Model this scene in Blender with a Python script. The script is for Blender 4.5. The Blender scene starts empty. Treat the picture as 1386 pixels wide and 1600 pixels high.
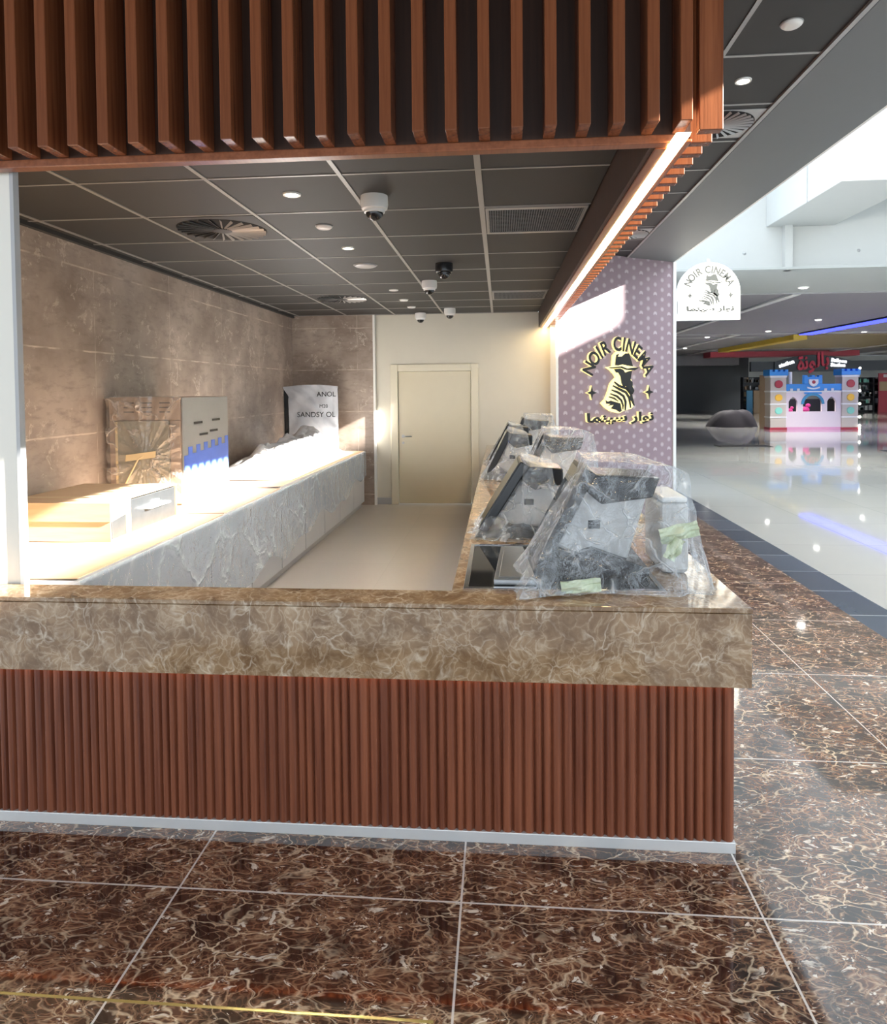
import bpy, math, random
from mathutils import Vector, Matrix, noise

random.seed(7)
scene = bpy.context.scene
COL = scene.collection
PI = math.pi

# ------------------------------------------------------------------ camera
H = 1.7
yaw, pitch, roll = 0.08294, 0.03047, 0.009397
fw = Vector((-math.sin(yaw) * math.cos(pitch), math.cos(yaw) * math.cos(pitch), -math.sin(pitch)))
rt = Vector((math.cos(yaw), math.sin(yaw), 0))
dn = fw.cross(rt)
c_, s_ = math.cos(roll), math.sin(roll)
rt, dn = c_ * rt + s_ * dn, -s_ * rt + c_ * dn
cam = bpy.data.cameras.new('camera')
cam.sensor_fit = 'HORIZONTAL'
cam.sensor_width = 36
cam.lens = 1066 * 36 / 1386
cam.shift_y = -157.6 / 1386
cam.clip_end = 300
camo = bpy.data.objects.new('camera', cam)
COL.objects.link(camo)
camo.matrix_world = Matrix(((rt.x, -dn.x, -fw.x, 0), (rt.y, -dn.y, -fw.y, 0), (rt.z, -dn.z, -fw.z, H), (0, 0, 0, 1)))
scene.camera = camo

# ------------------------------------------------------------------ world, sun, exposure
w = bpy.data.worlds.new('sky')
scene.world = w
w.use_nodes = True
bg = w.node_tree.nodes['Background']
bg.inputs[0].default_value = (0.80, 0.90, 1.0, 1)
bg.inputs[1].default_value = 1.8
sun = bpy.data.lights.new('sun', 'SUN')
sun.energy = 46
sun.angle = math.radians(0.8)
sun.color = (1.0, 0.95, 0.86)
suno = bpy.data.objects.new('sun', sun)
COL.objects.link(suno)
suno.rotation_euler = Vector((-1, 0.111, -0.472)).to_track_quat('-Z', 'Y').to_euler()
suno.location = (14, -2, 9)
scene.view_settings.view_transform = 'Standard'
scene.view_settings.look = 'None'
scene.view_settings.gamma = 1
scene.view_settings.use_curve_mapping = False
scene.view_settings.exposure = 0.88
scene.cycles.transparent_max_bounces = 20
scene.cycles.max_bounces = 10
scene.cycles.diffuse_bounces = 5

# ------------------------------------------------------------------ materials
class NT:
    def __init__(self, name):
        self.m = bpy.data.materials.new(name)
        self.m.use_nodes = True
        self.t = self.m.node_tree
        self.t.nodes.clear()
        self.out = self.t.nodes.new('ShaderNodeOutputMaterial')
    def n(self, typ, **kw):
        nd = self.t.nodes.new('ShaderNode' + typ)
        for k, v in kw.items():
            if k.startswith('i_'):
                nd.inputs[k[2:].replace('_', ' ')].default_value = v
            else:
                setattr(nd, k, v)
        return nd
    def l(self, a, b):
        self.t.links.new(a, b)
    def val(self, sock, v):
        if hasattr(v, 'links'):
            self.l(v, sock)
        else:
            sock.default_value = v
    def math(self, op, a, b=0.0, c=0.0, clamp=False):
        nd = self.t.nodes.new('ShaderNodeMath')
        nd.operation = op
        nd.use_clamp = clamp
        for i, v in enumerate((a, b, c)):
            self.val(nd.inputs[i], v)
        return nd.outputs[0]
    def mix(self, f, a, b):
        nd = self.t.nodes.new('ShaderNodeMix')
        nd.data_type = 'RGBA'
        self.val(nd.inputs[0], f)
        for i, v in ((6, a), (7, b)):
            if hasattr(v, 'links'):
                self.l(v, nd.inputs[i])
            else:
                nd.inputs[i].default_value = (*v, 1) if len(v) == 3 else v
        return nd.outputs[2]
    def ramp(self, f, stops):
        nd = self.t.nodes.new('ShaderNodeValToRGB')
        self.l(f, nd.inputs[0])
        e = nd.color_ramp.elements
        while len(e) < len(stops):
            e.new(0.5)
        for el, (p, c) in zip(e, stops):
            el.position = p
            el.color = (c, c, c, 1) if isinstance(c, (int, float)) else (*c, 1)
        return nd.outputs[0]
    def coord(self, scale=(1, 1, 1), rot=(0, 0, 0), which='Object'):
        tc = self.n('TexCoord')
        mp = self.n('Mapping')
        mp.inputs['Scale'].default_value = scale
        mp.inputs['Rotation'].default_value = rot
        self.l(tc.outputs[which], mp.inputs[0])
        return mp.outputs[0]
    def noise(self, co, scale, detail=4, rough=0.55):
        nd = self.n('TexNoise')
        nd.inputs['Scale'].default_value = scale
        nd.inputs['Detail'].default_value = detail
        nd.inputs['Roughness'].default_value = rough
        if co is not None:
            self.l(co, nd.inputs['Vector'])
        return nd
    def warp(self, co, scale, amt):
        nz = self.noise(co, scale, 3)
        sub = self.n('VectorMath', operation='SUBTRACT')
        self.l(nz.outputs['Color'], sub.inputs[0])
        sub.inputs[1].default_value = (0.5, 0.5, 0.5)
        sc = self.n('VectorMath', operation='SCALE')
        self.l(sub.outputs[0], sc.inputs[0])
        sc.inputs['Scale'].default_value = amt
        ad = self.n('VectorMath', operation='ADD')
        self.l(co, ad.inputs[0])
        self.l(sc.outputs[0], ad.inputs[1])
        return ad.outputs[0]
    def vor_edge(self, co, scale):
        nd = self.n('TexVoronoi', feature='DISTANCE_TO_EDGE')
        nd.inputs['Scale'].default_value = scale
        self.l(co, nd.inputs['Vector'])
        return nd.outputs['Distance']
    def bsdf(self, color, rough=0.5, metal=0.0, spec=0.5, coat=0.0, bump=None, bstr=0.2, bdist=0.01, emit=None, estr=0.0):
        b = self.n('BsdfPrincipled')
        if hasattr(color, 'links'):
            self.l(color, b.inputs['Base Color'])
        else:
            b.inputs['Base Color'].default_value = (*color, 1)
        self.val(b.inputs['Roughness'], rough)
        b.inputs['Metallic'].default_value = metal
        b.inputs['Specular IOR Level'].default_value = spec
        b.inputs['Coat Weight'].default_value = coat
        b.inputs['Coat Roughness'].default_value = 0.04
        if bump is not None:
            bp = self.n('Bump')
            bp.inputs['Strength'].default_value = bstr
            bp.inputs['Distance'].default_value = bdist
            self.l(bump, bp.inputs['Height'])
            self.l(bp.outputs[0], b.inputs['Normal'])
        if emit:
            b.inputs['Emission Color'].default_value = (*emit, 1)
            b.inputs['Emission Strength'].default_value = estr
        self.l(b.outputs[0], self.out.inputs[0])
        return b

def plain(name, color, rough=0.5, metal=0.0, spec=0.5, coat=0.0, var=0.06, nscale=6, bstr=0.0):
    t = NT(name)
    co = t.coord()
    nz = t.noise(co, nscale, 4)
    lo = tuple(c * (1 - var) for c in color)
    hi = tuple(min(1, c * (1 + var)) for c in color)
    colr = t.mix(nz.outputs[0], lo, hi)
    t.bsdf(colr, rough, metal, spec, coat, nz.outputs[0] if bstr else None, bstr)
    return t.m

def emitter(name, color, strength):
    t = NT(name)
    e = t.n('Emission')
    e.inputs[0].default_value = (*color, 1)
    e.inputs[1].default_value = strength
    t.l(e.outputs[0], t.out.inputs[0])
    return t.m

def dark_marble():
    t = NT('dark brown marble')
    co = t.coord((1, 1, 1), (0, 0, 0.5))
    st = t.coord((0.85, 1.5, 1), (0, 0, -0.7))
    w1 = t.warp(st, 4.0, 0.22)
    w2 = t.warp(w1, 15.0, 0.05)
    n1 = t.noise(co, 2.6, 5).outputs[0]
    n2 = t.noise(co, 7.0, 5).outputs[0]
    n3 = t.noise(co, 14.0, 4).outputs[0]
    base = t.mix(t.ramp(n2, [(0.35, 0.0), (0.7, 1.0)]), (0.024, 0.010, 0.008), (0.135, 0.052, 0.028))
    v3 = t.ramp(t.vor_edge(w2, 40), [(0.0, 1.0), (0.13, 0.0)])
    f3 = t.math('MULTIPLY', v3, t.ramp(n2, [(0.35, 0.0), (0.62, 0.62)]))
    c = t.mix(f3, base, (0.46, 0.25, 0.14))
    v2 = t.ramp(t.vor_edge(w2, 19), [(0.0, 1.0), (0.035, 0.4), (0.08, 0.0)])
    f2 = t.math('MULTIPLY', v2, t.ramp(n3, [(0.35, 0.15), (0.6, 0.85)]))
    c = t.mix(f2, c, (0.60, 0.39, 0.24))
    v1 = t.ramp(t.vor_edge(w2, 7.5), [(0.0, 1.0), (0.014, 0.6), (0.034, 0.0)])
    f1 = t.math('MULTIPLY', v1, t.ramp(n1, [(0.40, 0.1), (0.6, 1.0)]))
    c = t.mix(f1, c, (0.84, 0.66, 0.46))
    bl = t.noise(w2, 26, 3, 0.6).outputs[0]
    fb = t.math('MULTIPLY', t.ramp(bl, [(0.615, 0.0), (0.645, 1.0)]), t.ramp(n2, [(0.40, 0.0), (0.52, 0.95)]))
    c = t.mix(fb, c, (0.82, 0.72, 0.60))
    # slab joints
    sep = t.n('SeparateXYZ')
    t.l(t.n('TexCoord').outputs['Object'], sep.inputs[0])
    def joint(s, off, per, wd):
        a = t.math('FRACT', t.math('DIVIDE', t.math('SUBTRACT', s, off), per))
        a = t.math('ABSOLUTE', t.math('SUBTRACT', a, 0.5))
        return t.math('GREATER_THAN', a, 0.5 - wd / per)
    jx = joint(sep.outputs[0], -0.14, 0.97, 0.0035)
    jy = joint(sep.outputs[1], 2.21, 0.97, 0.0035)
    sp = t.noise(w2, 55, 2, 0.5).outputs[0]
    c = t.mix(t.math('MULTIPLY', t.ramp(sp, [(0.70, 0.0), (0.74, 1.0)]), 0.85), c, (0.85, 0.76, 0.66))
    j = t.math('MAXIMUM', jx, jy)
    c = t.mix(j, c, (0.74, 0.68, 0.63))
    t.bsdf(c, 0.06, 0, 1.0, 0.7)
    return t.m

def counter_marble():
    t = NT('light brown emperador marble')
    co = t.coord()
    w1 = t.warp(co, 4.0, 0.22)
    w2 = t.warp(w1, 15.0, 0.07)
    n1 = t.noise(w1, 7.0, 6, 0.66).outputs[0]
    n2 = t.noise(co, 9.0, 5).outputs[0]
    c = t.mix(t.ramp(n1, [(0.36, 0.0), (0.66, 1.0)]), (0.17, 0.095, 0.045), (0.35, 0.225, 0.125))
    v2 = t.ramp(t.vor_edge(w2, 24), [(0.0, 1.0), (0.05, 0.35), (0.15, 0.0)])
    c = t.mix(t.math('MULTIPLY', v2, t.ramp(n1, [(0.38, 0.1), (0.62, 0.75)])), c, (0.56, 0.43, 0.29))
    v1 = t.ramp(t.vor_edge(w2, 10), [(0.0, 0.9), (0.02, 0.5), (0.06, 0.0)])
    c = t.mix(t.math('MULTIPLY', v1, t.ramp(n2, [(0.42, 0.0), (0.62, 0.8)])), c, (0.66, 0.55, 0.42))
    cl = t.noise(w2, 16, 7, 0.72).outputs[0]
    pm = t.noise(co, 4.2, 4).outputs[0]
    c = t.mix(t.math('MULTIPLY', t.ramp(cl, [(0.52, 0.0), (0.68, 0.75)]), t.ramp(pm, [(0.44, 0.0), (0.60, 1.0)])), c, (0.58, 0.45, 0.31))
    c = t.mix(t.ramp(cl, [(0.32, 0.6), (0.46, 0.0)]), c, (0.15, 0.082, 0.038))
    t.bsdf(c, 0.05, 0, 0.6)
    return t.m

def wood(name, a, b, rough=0.32, vert=True):
    t = NT(name)
    co = t.coord((22, 22, 0.7) if vert else (22, 0.7, 22))
    nz = t.noise(co, 3.0, 6, 0.6).outputs[0]
    co2 = t.coord((3, 3, 0.15) if vert else (3, .15, 3))
    n2 = t.noise(co2, 6.0, 2).outputs[0]
    f = t.math('MULTIPLY_ADD', n2, 0.5, t.math('MULTIPLY', nz, 0.5))
    c = t.mix(t.ramp(f, [(0.35, 0.0), (0.65, 1.0)]), a, b)
    t.bsdf(c, rough, 0, 0.4, 0.0, nz, 0.08)
    return t.m

def wall_tile():
    t = NT('taupe stone wall tile')
    co = t.coord()
    n1 = t.noise(co, 1.6, 5, 0.6).outputs[0]
    n2 = t.noise(t.coord((3.0, 3.0, 9.0)), 2.0, 5, 0.65).outputs[0]
    c = t.mix(t.ramp(n1, [(0.35, 0.0), (0.65, 1.0)]), (0.27, 0.212, 0.178), (0.45, 0.375, 0.32))
    c = t.mix(t.ramp(n2, [(0.30, 0.55), (0.5, 0.0)]), c, (0.20, 0.16, 0.133))
    wv = t.warp(co, 6, 0.5)
    scr = t.ramp(t.noise(wv, 7, 6, 0.7).outputs[0], [(0.565, 0.0), (0.62, 0.8), (0.68, 0.25)])
    patch = t.ramp(t.noise(co, 2.1, 2).outputs[0], [(0.45, 0.0), (0.56, 1.0)])
    c = t.mix(t.math('MULTIPLY', scr, patch), c, (0.62, 0.54, 0.47))
    sep = t.n('SeparateXYZ')
    t.l(t.n('TexCoord').outputs['Object'], sep.inputs[0])
    hv = t.math('ADD', sep.outputs[0], sep.outputs[1])
    br = t.noise(co, 5, 2).outputs[0]
    def joint(s, off, per, wd):
        a = t.math('FRACT', t.math('DIVIDE', t.math('SUBTRACT', s, off), per))
        a = t.math('ABSOLUTE', t.math('SUBTRACT', a, 0.5))
        return t.math('GREATER_THAN', a, 0.5 - wd / per)
    wobble = t.math('MULTIPLY_ADD', br, 0.02, -0.01)
    jh = joint(t.math('ADD', sep.outputs[2], wobble), 2.02, 0.62, 0.006)
    jv = joint(t.math('ADD', hv, wobble), 1.92, 1.2, 0.005)
    f = t.math('MULTIPLY', t.math('MAXIMUM', jh, t.math('MULTIPLY', jv, 0.55)), t.ramp(br, [(0.42, 0.05), (0.58, 0.85)]))
    c = t.mix(f, c, (0.66, 0.57, 0.48))
    t.bsdf(c, 0.32, 0, 0.35)
    return t.m

def wallpaper():
    t = NT('mauve wallpaper with white motifs')
    sep = t.n('SeparateXYZ')
    t.l(t.n('TexCoord').outputs['Object'], sep.inputs[0])
    def cell(du, dv):
        u = t.math('SUBTRACT', t.math('FRACT', t.math('ADD', t.math('DIVIDE', sep.outputs[0], 0.287), du)), 0.5)
        v = t.math('SUBTRACT', t.math('FRACT', t.math('ADD', t.math('DIVIDE', sep.outputs[2], 0.30), dv)), 0.5)
        u = t.math('MULTIPLY', u, 0.287)
        v = t.math('MULTIPLY', v, 0.30)
        return u, v, t.math('SQRT', t.math('ADD', t.math('MULTIPLY', u, u), t.math('MULTIPLY', v, v)))
    def soft(r, r0, r1):
        mr = t.n('MapRange')
        mr.inputs['From Min'].default_value = r1
        mr.inputs['From Max'].default_value = r0
        t.l(r, mr.inputs[0])
        return mr.outputs[0]
    f = None
    for du, dv in ((0, 0),):
        u, v, r = cell(du, dv)
        fan = t.math('MULTIPLY', soft(r, 0.030, 0.042), t.math('GREATER_THAN', v, t.math('MULTIPLY_ADD', t.math('ABSOLUTE', u), -0.5, -0.004)))
        f = fan if f is None else t.math('MAXIMUM', f, fan)
    for du, dv in ((0, 0.5), (0.5, 0.25), (0.5, 0.75)):
        u, v, r = cell(du, dv)
        f = t.math('MAXIMUM', f, t.math('MULTIPLY', soft(r, 0.018, 0.042), 0.8))
    nz = t.noise(t.coord(), 3, 3).outputs[0]
    c0 = t.mix(nz, (0.285, 0.205, 0.235), (0.34, 0.255, 0.285))
    c = t.mix(t.math('MULTIPLY', f, 0.48), c0, (0.74, 0.66, 0.70))
    t.bsdf(c, 0.5, 0, 0.3)
    return t.m

def gloss_tile(name, color, per, jc, rough=0.05, off=(0, 0), jw=0.004, spec=0.5, var=0.05, skew=None):
    t = NT(name)
    co = t.coord()
    sep = t.n('SeparateXYZ')
    t.l(t.n('TexCoord').outputs['Object'], sep.inputs[0])
    fx = t.math('DIVIDE', t.math('SUBTRACT', sep.outputs[0], off[0]), per[0])
    fy = t.math('DIVIDE', t.math('SUBTRACT', sep.outputs[1], off[1]), per[1])
    def jt(f, per):
        a = t.math('ABSOLUTE', t.math('SUBTRACT', t.math('FRACT', f), 0.5))
        return t.math('GREATER_THAN', a, 0.5 - jw / per)
    j = t.math('MAXIMUM', jt(fx, per[0]), jt(fy, per[1]))
    wn = t.n('TexWhiteNoise', noise_dimensions='2D')
    cb = t.n('CombineXYZ')
    t.l(t.math('FLOOR', fx), cb.inputs[0])
    t.l(t.math('FLOOR', fy), cb.inputs[1])
    t.l(cb.outputs[0], wn.inputs['Vector'])
    nz = t.noise(t.warp(co, 2, 0.4), 2.5, 5).outputs[0]
    f = t.math('MULTIPLY_ADD', wn.outputs[0], 0.5, t.math('MULTIPLY', nz, 0.5))
    c = t.mix(f, tuple(x * (1 - var) for x in color), tuple(min(1, x * (1 + var)) for x in color))
    c = t.mix(j, c, jc)
    t.bsdf(c, rough, 0, spec)
    return t.m

def film(name, tint=(0.92, 0.96, 1.0), dens=0.16, scale=7.0, streak=0.5, rough=0.16):
    t = NT(name)
    co = t.coord()
    wv = t.warp(co, 4, 0.25)
    nz = t.noise(t.warp(co, 3, 0.6), scale, 5, 0.6).outputs[0]
    cre = t.ramp(t.vor_edge(wv, scale * 0.9), [(0.0, 1.0), (0.05, 0.25), (0.16, 0.0)])
    cre = t.math('MULTIPLY', cre, t.ramp(nz, [(0.40, 0.0), (0.62, 1.0)]))
    lw = t.n('LayerWeight')
    lw.inputs[0].default_value = 0.35
    f = t.math('ADD', dens, t.math('MULTIPLY', t.math('POWER', lw.outputs['Facing'], 2.0), 0.34))
    f = t.math('ADD', f, t.math('MULTIPLY', cre, streak), clamp=True)
    h = t.math('ADD', nz, t.math('MULTIPLY', cre, 0.6))
    bp = t.n('Bump')
    bp.inputs['Strength'].default_value = 0.9
    bp.inputs['Distance'].default_value = 0.03
    t.l(h, bp.inputs['Height'])
    b = t.n('BsdfPrincipled')
    b.inputs['Base Color'].default_value = (*tint, 1)
    b.inputs['Roughness'].default_value = rough
    b.inputs['Specular IOR Level'].default_value = 0.8
    t.l(bp.outputs[0], b.inputs['Normal'])
    gl = t.n('BsdfGlossy')
    gl.inputs['Roughness'].default_value = 0.12
    t.l(bp.outputs[0], gl.inputs['Normal'])
    tr = t.n('BsdfTransparent')
    tr.inputs[0].default_value = (0.96, 0.98, 1, 1)
    mx = t.n('MixShader')
    t.l(f, mx.inputs[0])
    t.l(tr.outputs[0], mx.inputs[1])
    t.l(b.outputs[0], mx.inputs[2])
    mx2 = t.n('MixShader')
    mx2.inputs[0].default_value = 0.07
    t.l(mx.outputs[0], mx2.inputs[1])
    t.l(gl.outputs[0], mx2.inputs[2])
    t.l(mx2.outputs[0], t.out.inputs[0])
    return t.m

def cardboard():
    t = NT('brown cardboard')
    nz = t.noise(t.coord((1, 9, 9)), 5, 5).outputs[0]
    c = t.mix(nz, (0.44, 0.30, 0.19), (0.56, 0.40, 0.265))
    t.bsdf(c, 0.7, 0, 0.2, 0, nz, 0.1)
    return t.m

M = {}
M['floor'] = dark_marble()
M['stone'] = counter_marble()
M['flute'] = wood('reddish fluted wood', (0.120, 0.034, 0.017), (0.26, 0.082, 0.038), 0.36)
M['slat'] = wood('reddish brown slat wood', (0.105, 0.030, 0.011), (0.24, 0.080, 0.032), 0.24)
M['slat_y'] = wood('reddish brown board wood', (0.17, 0.055, 0.024), (0.29, 0.105, 0.048), 0.28, False)
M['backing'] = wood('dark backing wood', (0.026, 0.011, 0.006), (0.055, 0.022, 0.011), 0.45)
M['tile'] = wall_tile()
M['paper'] = wallpaper()
M['cream'] = plain('cream wall paint', (0.66, 0.625, 0.53), 0.55, var=0.03)
M['white'] = plain('white paint', (0.80, 0.80, 0.78), 0.5, var=0.02)
M['white_cool'] = plain('white atrium plaster', (0.47, 0.485, 0.475), 0.5, var=0.02)
M['door'] = plain('beige door laminate', (0.66, 0.60, 0.45), 0.3, var=0.03)
M['frame'] = plain('beige door frame', (0.72, 0.67, 0.53), 0.35, var=0.02)
M['dsteel'] = plain('dark steel', (0.20, 0.22, 0.24), 0.3, 0.9, var=0.2, nscale=12)
M['steel'] = plain('brushed steel', (0.55, 0.56, 0.57), 0.28, 0.9, var=0.08, nscale=30)
M['chrome'] = plain('polished chrome', (0.8, 0.8, 0.82), 0.12, 1.0, var=0.02)
M['alu'] = plain('aluminium skirting', (0.72, 0.72, 0.71), 0.32, 0.4, var=0.06)
M['ceil'] = plain('charcoal ceiling tile', (0.026, 0.0255, 0.025), 0.6, var=0.07, nscale=3)
M['bar'] = plain('grey ceiling rail', (0.36, 0.35, 0.34), 0.35, 0.3, var=0.03)
M['soffit'] = plain('grey soffit paint', (0.145, 0.155, 0.165), 0.55, var=0.03)
M['greyplate'] = plain('light grey plate', (0.40, 0.41, 0.42), 0.4, var=0.03)
M['black'] = plain('black plastic', (0.012, 0.013, 0.015), 0.25, var=0.1)
M['sidegrey'] = plain('grey oven side', (0.26, 0.26, 0.25), 0.35, var=0.08)
M['offwhite'] = plain('off-white column paint', (0.74, 0.73, 0.66), 0.5, var=0.02)
M['cavity_shade'] = plain('painted cavity shade', (0.008, 0.008, 0.009), 0.9, var=0.1)  # near-black colour painted in for the shade inside vents and slots
M['glassblack'] = plain('black glass', (0.01, 0.011, 0.012), 0.04, 0, 0.6, var=0.05)
M['housing'] = plain('light grey plastic', (0.55, 0.54, 0.52), 0.35, var=0.03)
M['camwhite'] = plain('white camera plastic', (0.78, 0.78, 0.76), 0.35, var=0.02)
M['card'] = cardboard()
M['tape'] = plain('beige masking tape', (0.62, 0.50, 0.30), 0.6, var=0.06)
M['greentape'] = plain('pale green tape', (0.60, 0.66, 0.50), 0.5, var=0.08, nscale=30)
M['greycab'] = plain('pale grey cabinet laminate', (0.52, 0.54, 0.57), 0.35, var=0.03)
M['ovenbrown'] = plain('taupe cabinet metal', (0.30, 0.215, 0.165), 0.45, var=0.05)
M['ovenglass'] = plain('grey green glass', (0.24, 0.24, 0.19), 0.15, 0, 0.5, var=0.05)
M['blue'] = plain('blue protective film', (0.09, 0.17, 0.62), 0.25, var=0.1)
M['sheet'] = plain('grey polythene sheet', (0.46, 0.47, 0.50), 0.25, var=0.14, nscale=12, bstr=0.4)
M['heap'] = plain('crumpled white polythene', (0.74, 0.74, 0.76), 0.25, var=0.1, nscale=14, bstr=0.5)
M['film'] = film('clear plastic film', dens=0.075, streak=0.55)
M['filmblue'] = film('bluish plastic film', (0.74, 0.84, 0.95), 0.30, 2.4, 0.35)
M['filmoven'] = film('thin wrapping film', (0.78, 0.70, 0.63), 0.2, 5, 0.5)
M['kfloor'] = gloss_tile('beige grey floor tile', (0.47, 0.435, 0.40), (0.9, 0.9), (0.40, 0.37, 0.34), 0.3, (-0.2, 0.3), 0.002)
M['mfloor'] = gloss_tile('polished white floor tile', (0.50, 0.50, 0.465), (1.2, 1.2), (0.36, 0.37, 0.36), 0.045, (0.3, 0.4), 0.004, 0.8)
M['strip'] = gloss_tile('dark slate border tile', (0.085, 0.105, 0.135), (5.0, 0.62), (0.34, 0.37, 0.40), 0.12, (1.0, 0.3), 0.006, 0.55, 0.3)
M['brass'] = plain('brass inlay', (0.75, 0.60, 0.22), 0.25, 0.7)
M['ink'] = plain('black sign face', (0.012, 0.011, 0.010), 0.35)
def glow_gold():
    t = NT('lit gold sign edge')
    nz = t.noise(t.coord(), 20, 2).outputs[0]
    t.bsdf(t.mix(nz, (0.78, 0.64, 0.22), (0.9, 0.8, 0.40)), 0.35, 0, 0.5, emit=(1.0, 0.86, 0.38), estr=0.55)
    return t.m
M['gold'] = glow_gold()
M['led'] = emitter('warm led', (1.0, 0.72, 0.36), 26)
M['led_dim'] = emitter('amber under-counter led', (1.0, 0.45, 0.16), 7)
M['lamp'] = emitter('downlight lens', (1.0, 0.88, 0.62), 22)
M['lampmall'] = emitter('mall downlight lens', (1.0, 0.96, 0.88), 9)
M['signlit'] = emitter('backlit white acrylic', (1.0, 0.96, 0.84), 2.3)
M['grey_ink'] = plain('grey sign mark', (0.16, 0.16, 0.14), 0.5)
M['blueled'] = emitter('blue led', (0.04, 0.05, 1.0), 3.0)
M['mallceil'] = plain('grey mall ceiling', (0.25, 0.24, 0.26), 0.6, var=0.03, nscale=1)
M['mallceil_lit'] = plain('atrium lit mall ceiling', (0.40, 0.42, 0.41), 0.6, var=0.03, nscale=1)  # paler copy of the mall ceiling, atrium light put into its colour
M['yellow'] = plain('yellow painted beam', (0.62, 0.43, 0.035), 0.5)
M['redbeam'] = plain('red painted beam', (0.42, 0.035, 0.06), 0.5)
M['olive'] = plain('olive ceiling panel', (0.24, 0.19, 0.10), 0.6)
M['shutter'] = plain('dark grey shutter', (0.022, 0.027, 0.033), 0.5, var=0.1, nscale=1)
M['navy'] = plain('dark navy fascia', (0.010, 0.016, 0.026), 0.4)
M['castle_pink'] = plain('pale pink panel', (0.72, 0.62, 0.66), 0.5, var=0.02)
M['castle_grey'] = plain('greige panel', (0.52, 0.46, 0.40), 0.5, var=0.03)
M['castle_blue'] = plain('bright blue panel', (0.015, 0.24, 0.66), 0.4)
M['castle_cyan'] = plain('teal blue arch', (0.02, 0.22, 0.42), 0.4)
M['castle_tan'] = plain('tan side panel', (0.42, 0.29, 0.17), 0.5)
M['castle_red'] = plain('crimson panel', (0.36, 0.012, 0.035), 0.4)
M['castle_yellow'] = plain('amber disc', (0.80, 0.45, 0.03), 0.4)
M['castle_mint'] = plain('mint disc', (0.22, 0.62, 0.50), 0.4)
M['rose'] = plain('rose pink base strip', (0.66, 0.30, 0.48), 0.5)
M['hotpink'] = plain('hot pink toy', (0.80, 0.06, 0.30), 0.4)
M['cloth'] = plain('charcoal mauve dust sheet', (0.036, 0.032, 0.037), 0.85, var=0.15)
M['signred'] = plain('red sign letters', (0.62, 0.02, 0.07), 0.4)
M['signwhite'] = emitter('lit white letters', (0.9, 0.95, 1.0), 1.1)
M['bulb'] = emitter('bulb', (1.0, 0.97, 0.92), 3.0)
M['mat'] = plain('dark entrance mat', (0.055, 0.052, 0.046), 0.8, var=0.2)

# ------------------------------------------------------------------ mesh helpers
class MB:
    def __init__(self):
        self.v, self.f = [], []
    def add(self, vs, fs):
        o = len(self.v)
        self.v += [tuple(p) for p in vs]
        self.f += [tuple(i + o for i in f) for f in fs]
        return self
    def box(self, x0, x1, y0, y1, z0, z1):
        return self.add([(x0, y0, z0), (x1, y0, z0), (x1, y1, z0), (x0, y1, z0), (x0, y0, z1), (x1, y0, z1), (x1, y1, z1), (x0, y1, z1)],
                        [(3, 2, 1, 0), (4, 5, 6, 7), (0, 1, 5, 4), (1, 2, 6, 5), (2, 3, 7, 6), (3, 0, 4, 7)])
    def quad(self, a, b, c, d):
        return self.add([a, b, c, d], [(0, 1, 2, 3)])
    def prism(self, poly, axis, a, b):
        """poly: 2-D outline; axis 'x' -> (y,z), 'y' -> (x,z), 'z' -> (x,y)"""
        def P(p, t):
            return {'x': (t, p[0], p[1]), 'y': (p[0], t, p[1]), 'z': (p[0], p[1], t)}[axis]
        n = len(poly)
        vs = [P(p, a) for p in poly] + [P(p, b) for p in poly]
        fs = [tuple(range(n - 1, -1, -1)), tuple(range(n, 2 * n))]
        fs += [(i, (i + 1) % n, n + (i + 1) % n, n + i) for i in range(n)]
        return self.add(vs, fs)
    def lathe(self, prof, cx=0, cy=0, n=24, axis='z'):
        """prof: list of (r, h)"""
        vs, fs = [], []
        for r, h in prof:
            for k in range(n):
                a = 2 * PI * k / n
                p = (cx + r * math.cos(a), cy + r * math.sin(a), h)
                if axis == 'y':
                    p = (cx + r * math.cos(a), h, cy + r * math.sin(a))
                if axis == 'x':
                    p = (h, cx + r * math.cos(a), cy + r * math.sin(a))
                vs.append(p)
        m = len(prof)
        for i in range(m - 1):
            for k in range(n):
                k2 = (k + 1) % n
                fs.append((i * n + k, i * n + k2, (i + 1) * n + k2, (i + 1) * n + k))
        fs.append(tuple(range(n - 1, -1, -1)))
        fs.append(tuple((m - 1) * n + k for k in range(n)))
        return self.add(vs, fs)
    def tube(self, pts, r, n=8):
        pts = [Vector(p) for p in pts]
        vs, fs = [], []
        for i, p in enumerate(pts):
            d = (pts[min(i + 1, len(pts) - 1)] - pts[max(i - 1, 0)]).normalized()
            u = d.cross(Vector((0, 0, 1)))
            if u.length < 0.01:
                u = d.cross(Vector((1, 0, 0)))
            u.normalize()
            v = d.cross(u)
            for k in range(n):
                a = 2 * PI * k / n
                vs.append(p + r * (math.cos(a) * u + math.sin(a) * v))
        for i in range(len(pts) - 1):
            for k in range(n):
                k2 = (k + 1) % n
                fs.append((i * n + k, i * n + k2, (i + 1) * n + k2, (i + 1) * n + k))
        fs.append(tuple(range(n - 1, -1, -1)))
        fs.append(tuple((len(pts) - 1) * n + k for k in range(n)))
        return self.add(vs, fs)
    def grid(self, nu, nv, fn):
        vs = [fn(i / nu, j / nv) for j in range(nv + 1) for i in range(nu + 1)]
        W = nu + 1
        fs = [(j * W + i, j * W + i + 1, (j + 1) * W + i + 1, (j + 1) * W + i) for j in range(nv) for i in range(nu)]
        return self.add(vs, fs)

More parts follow.
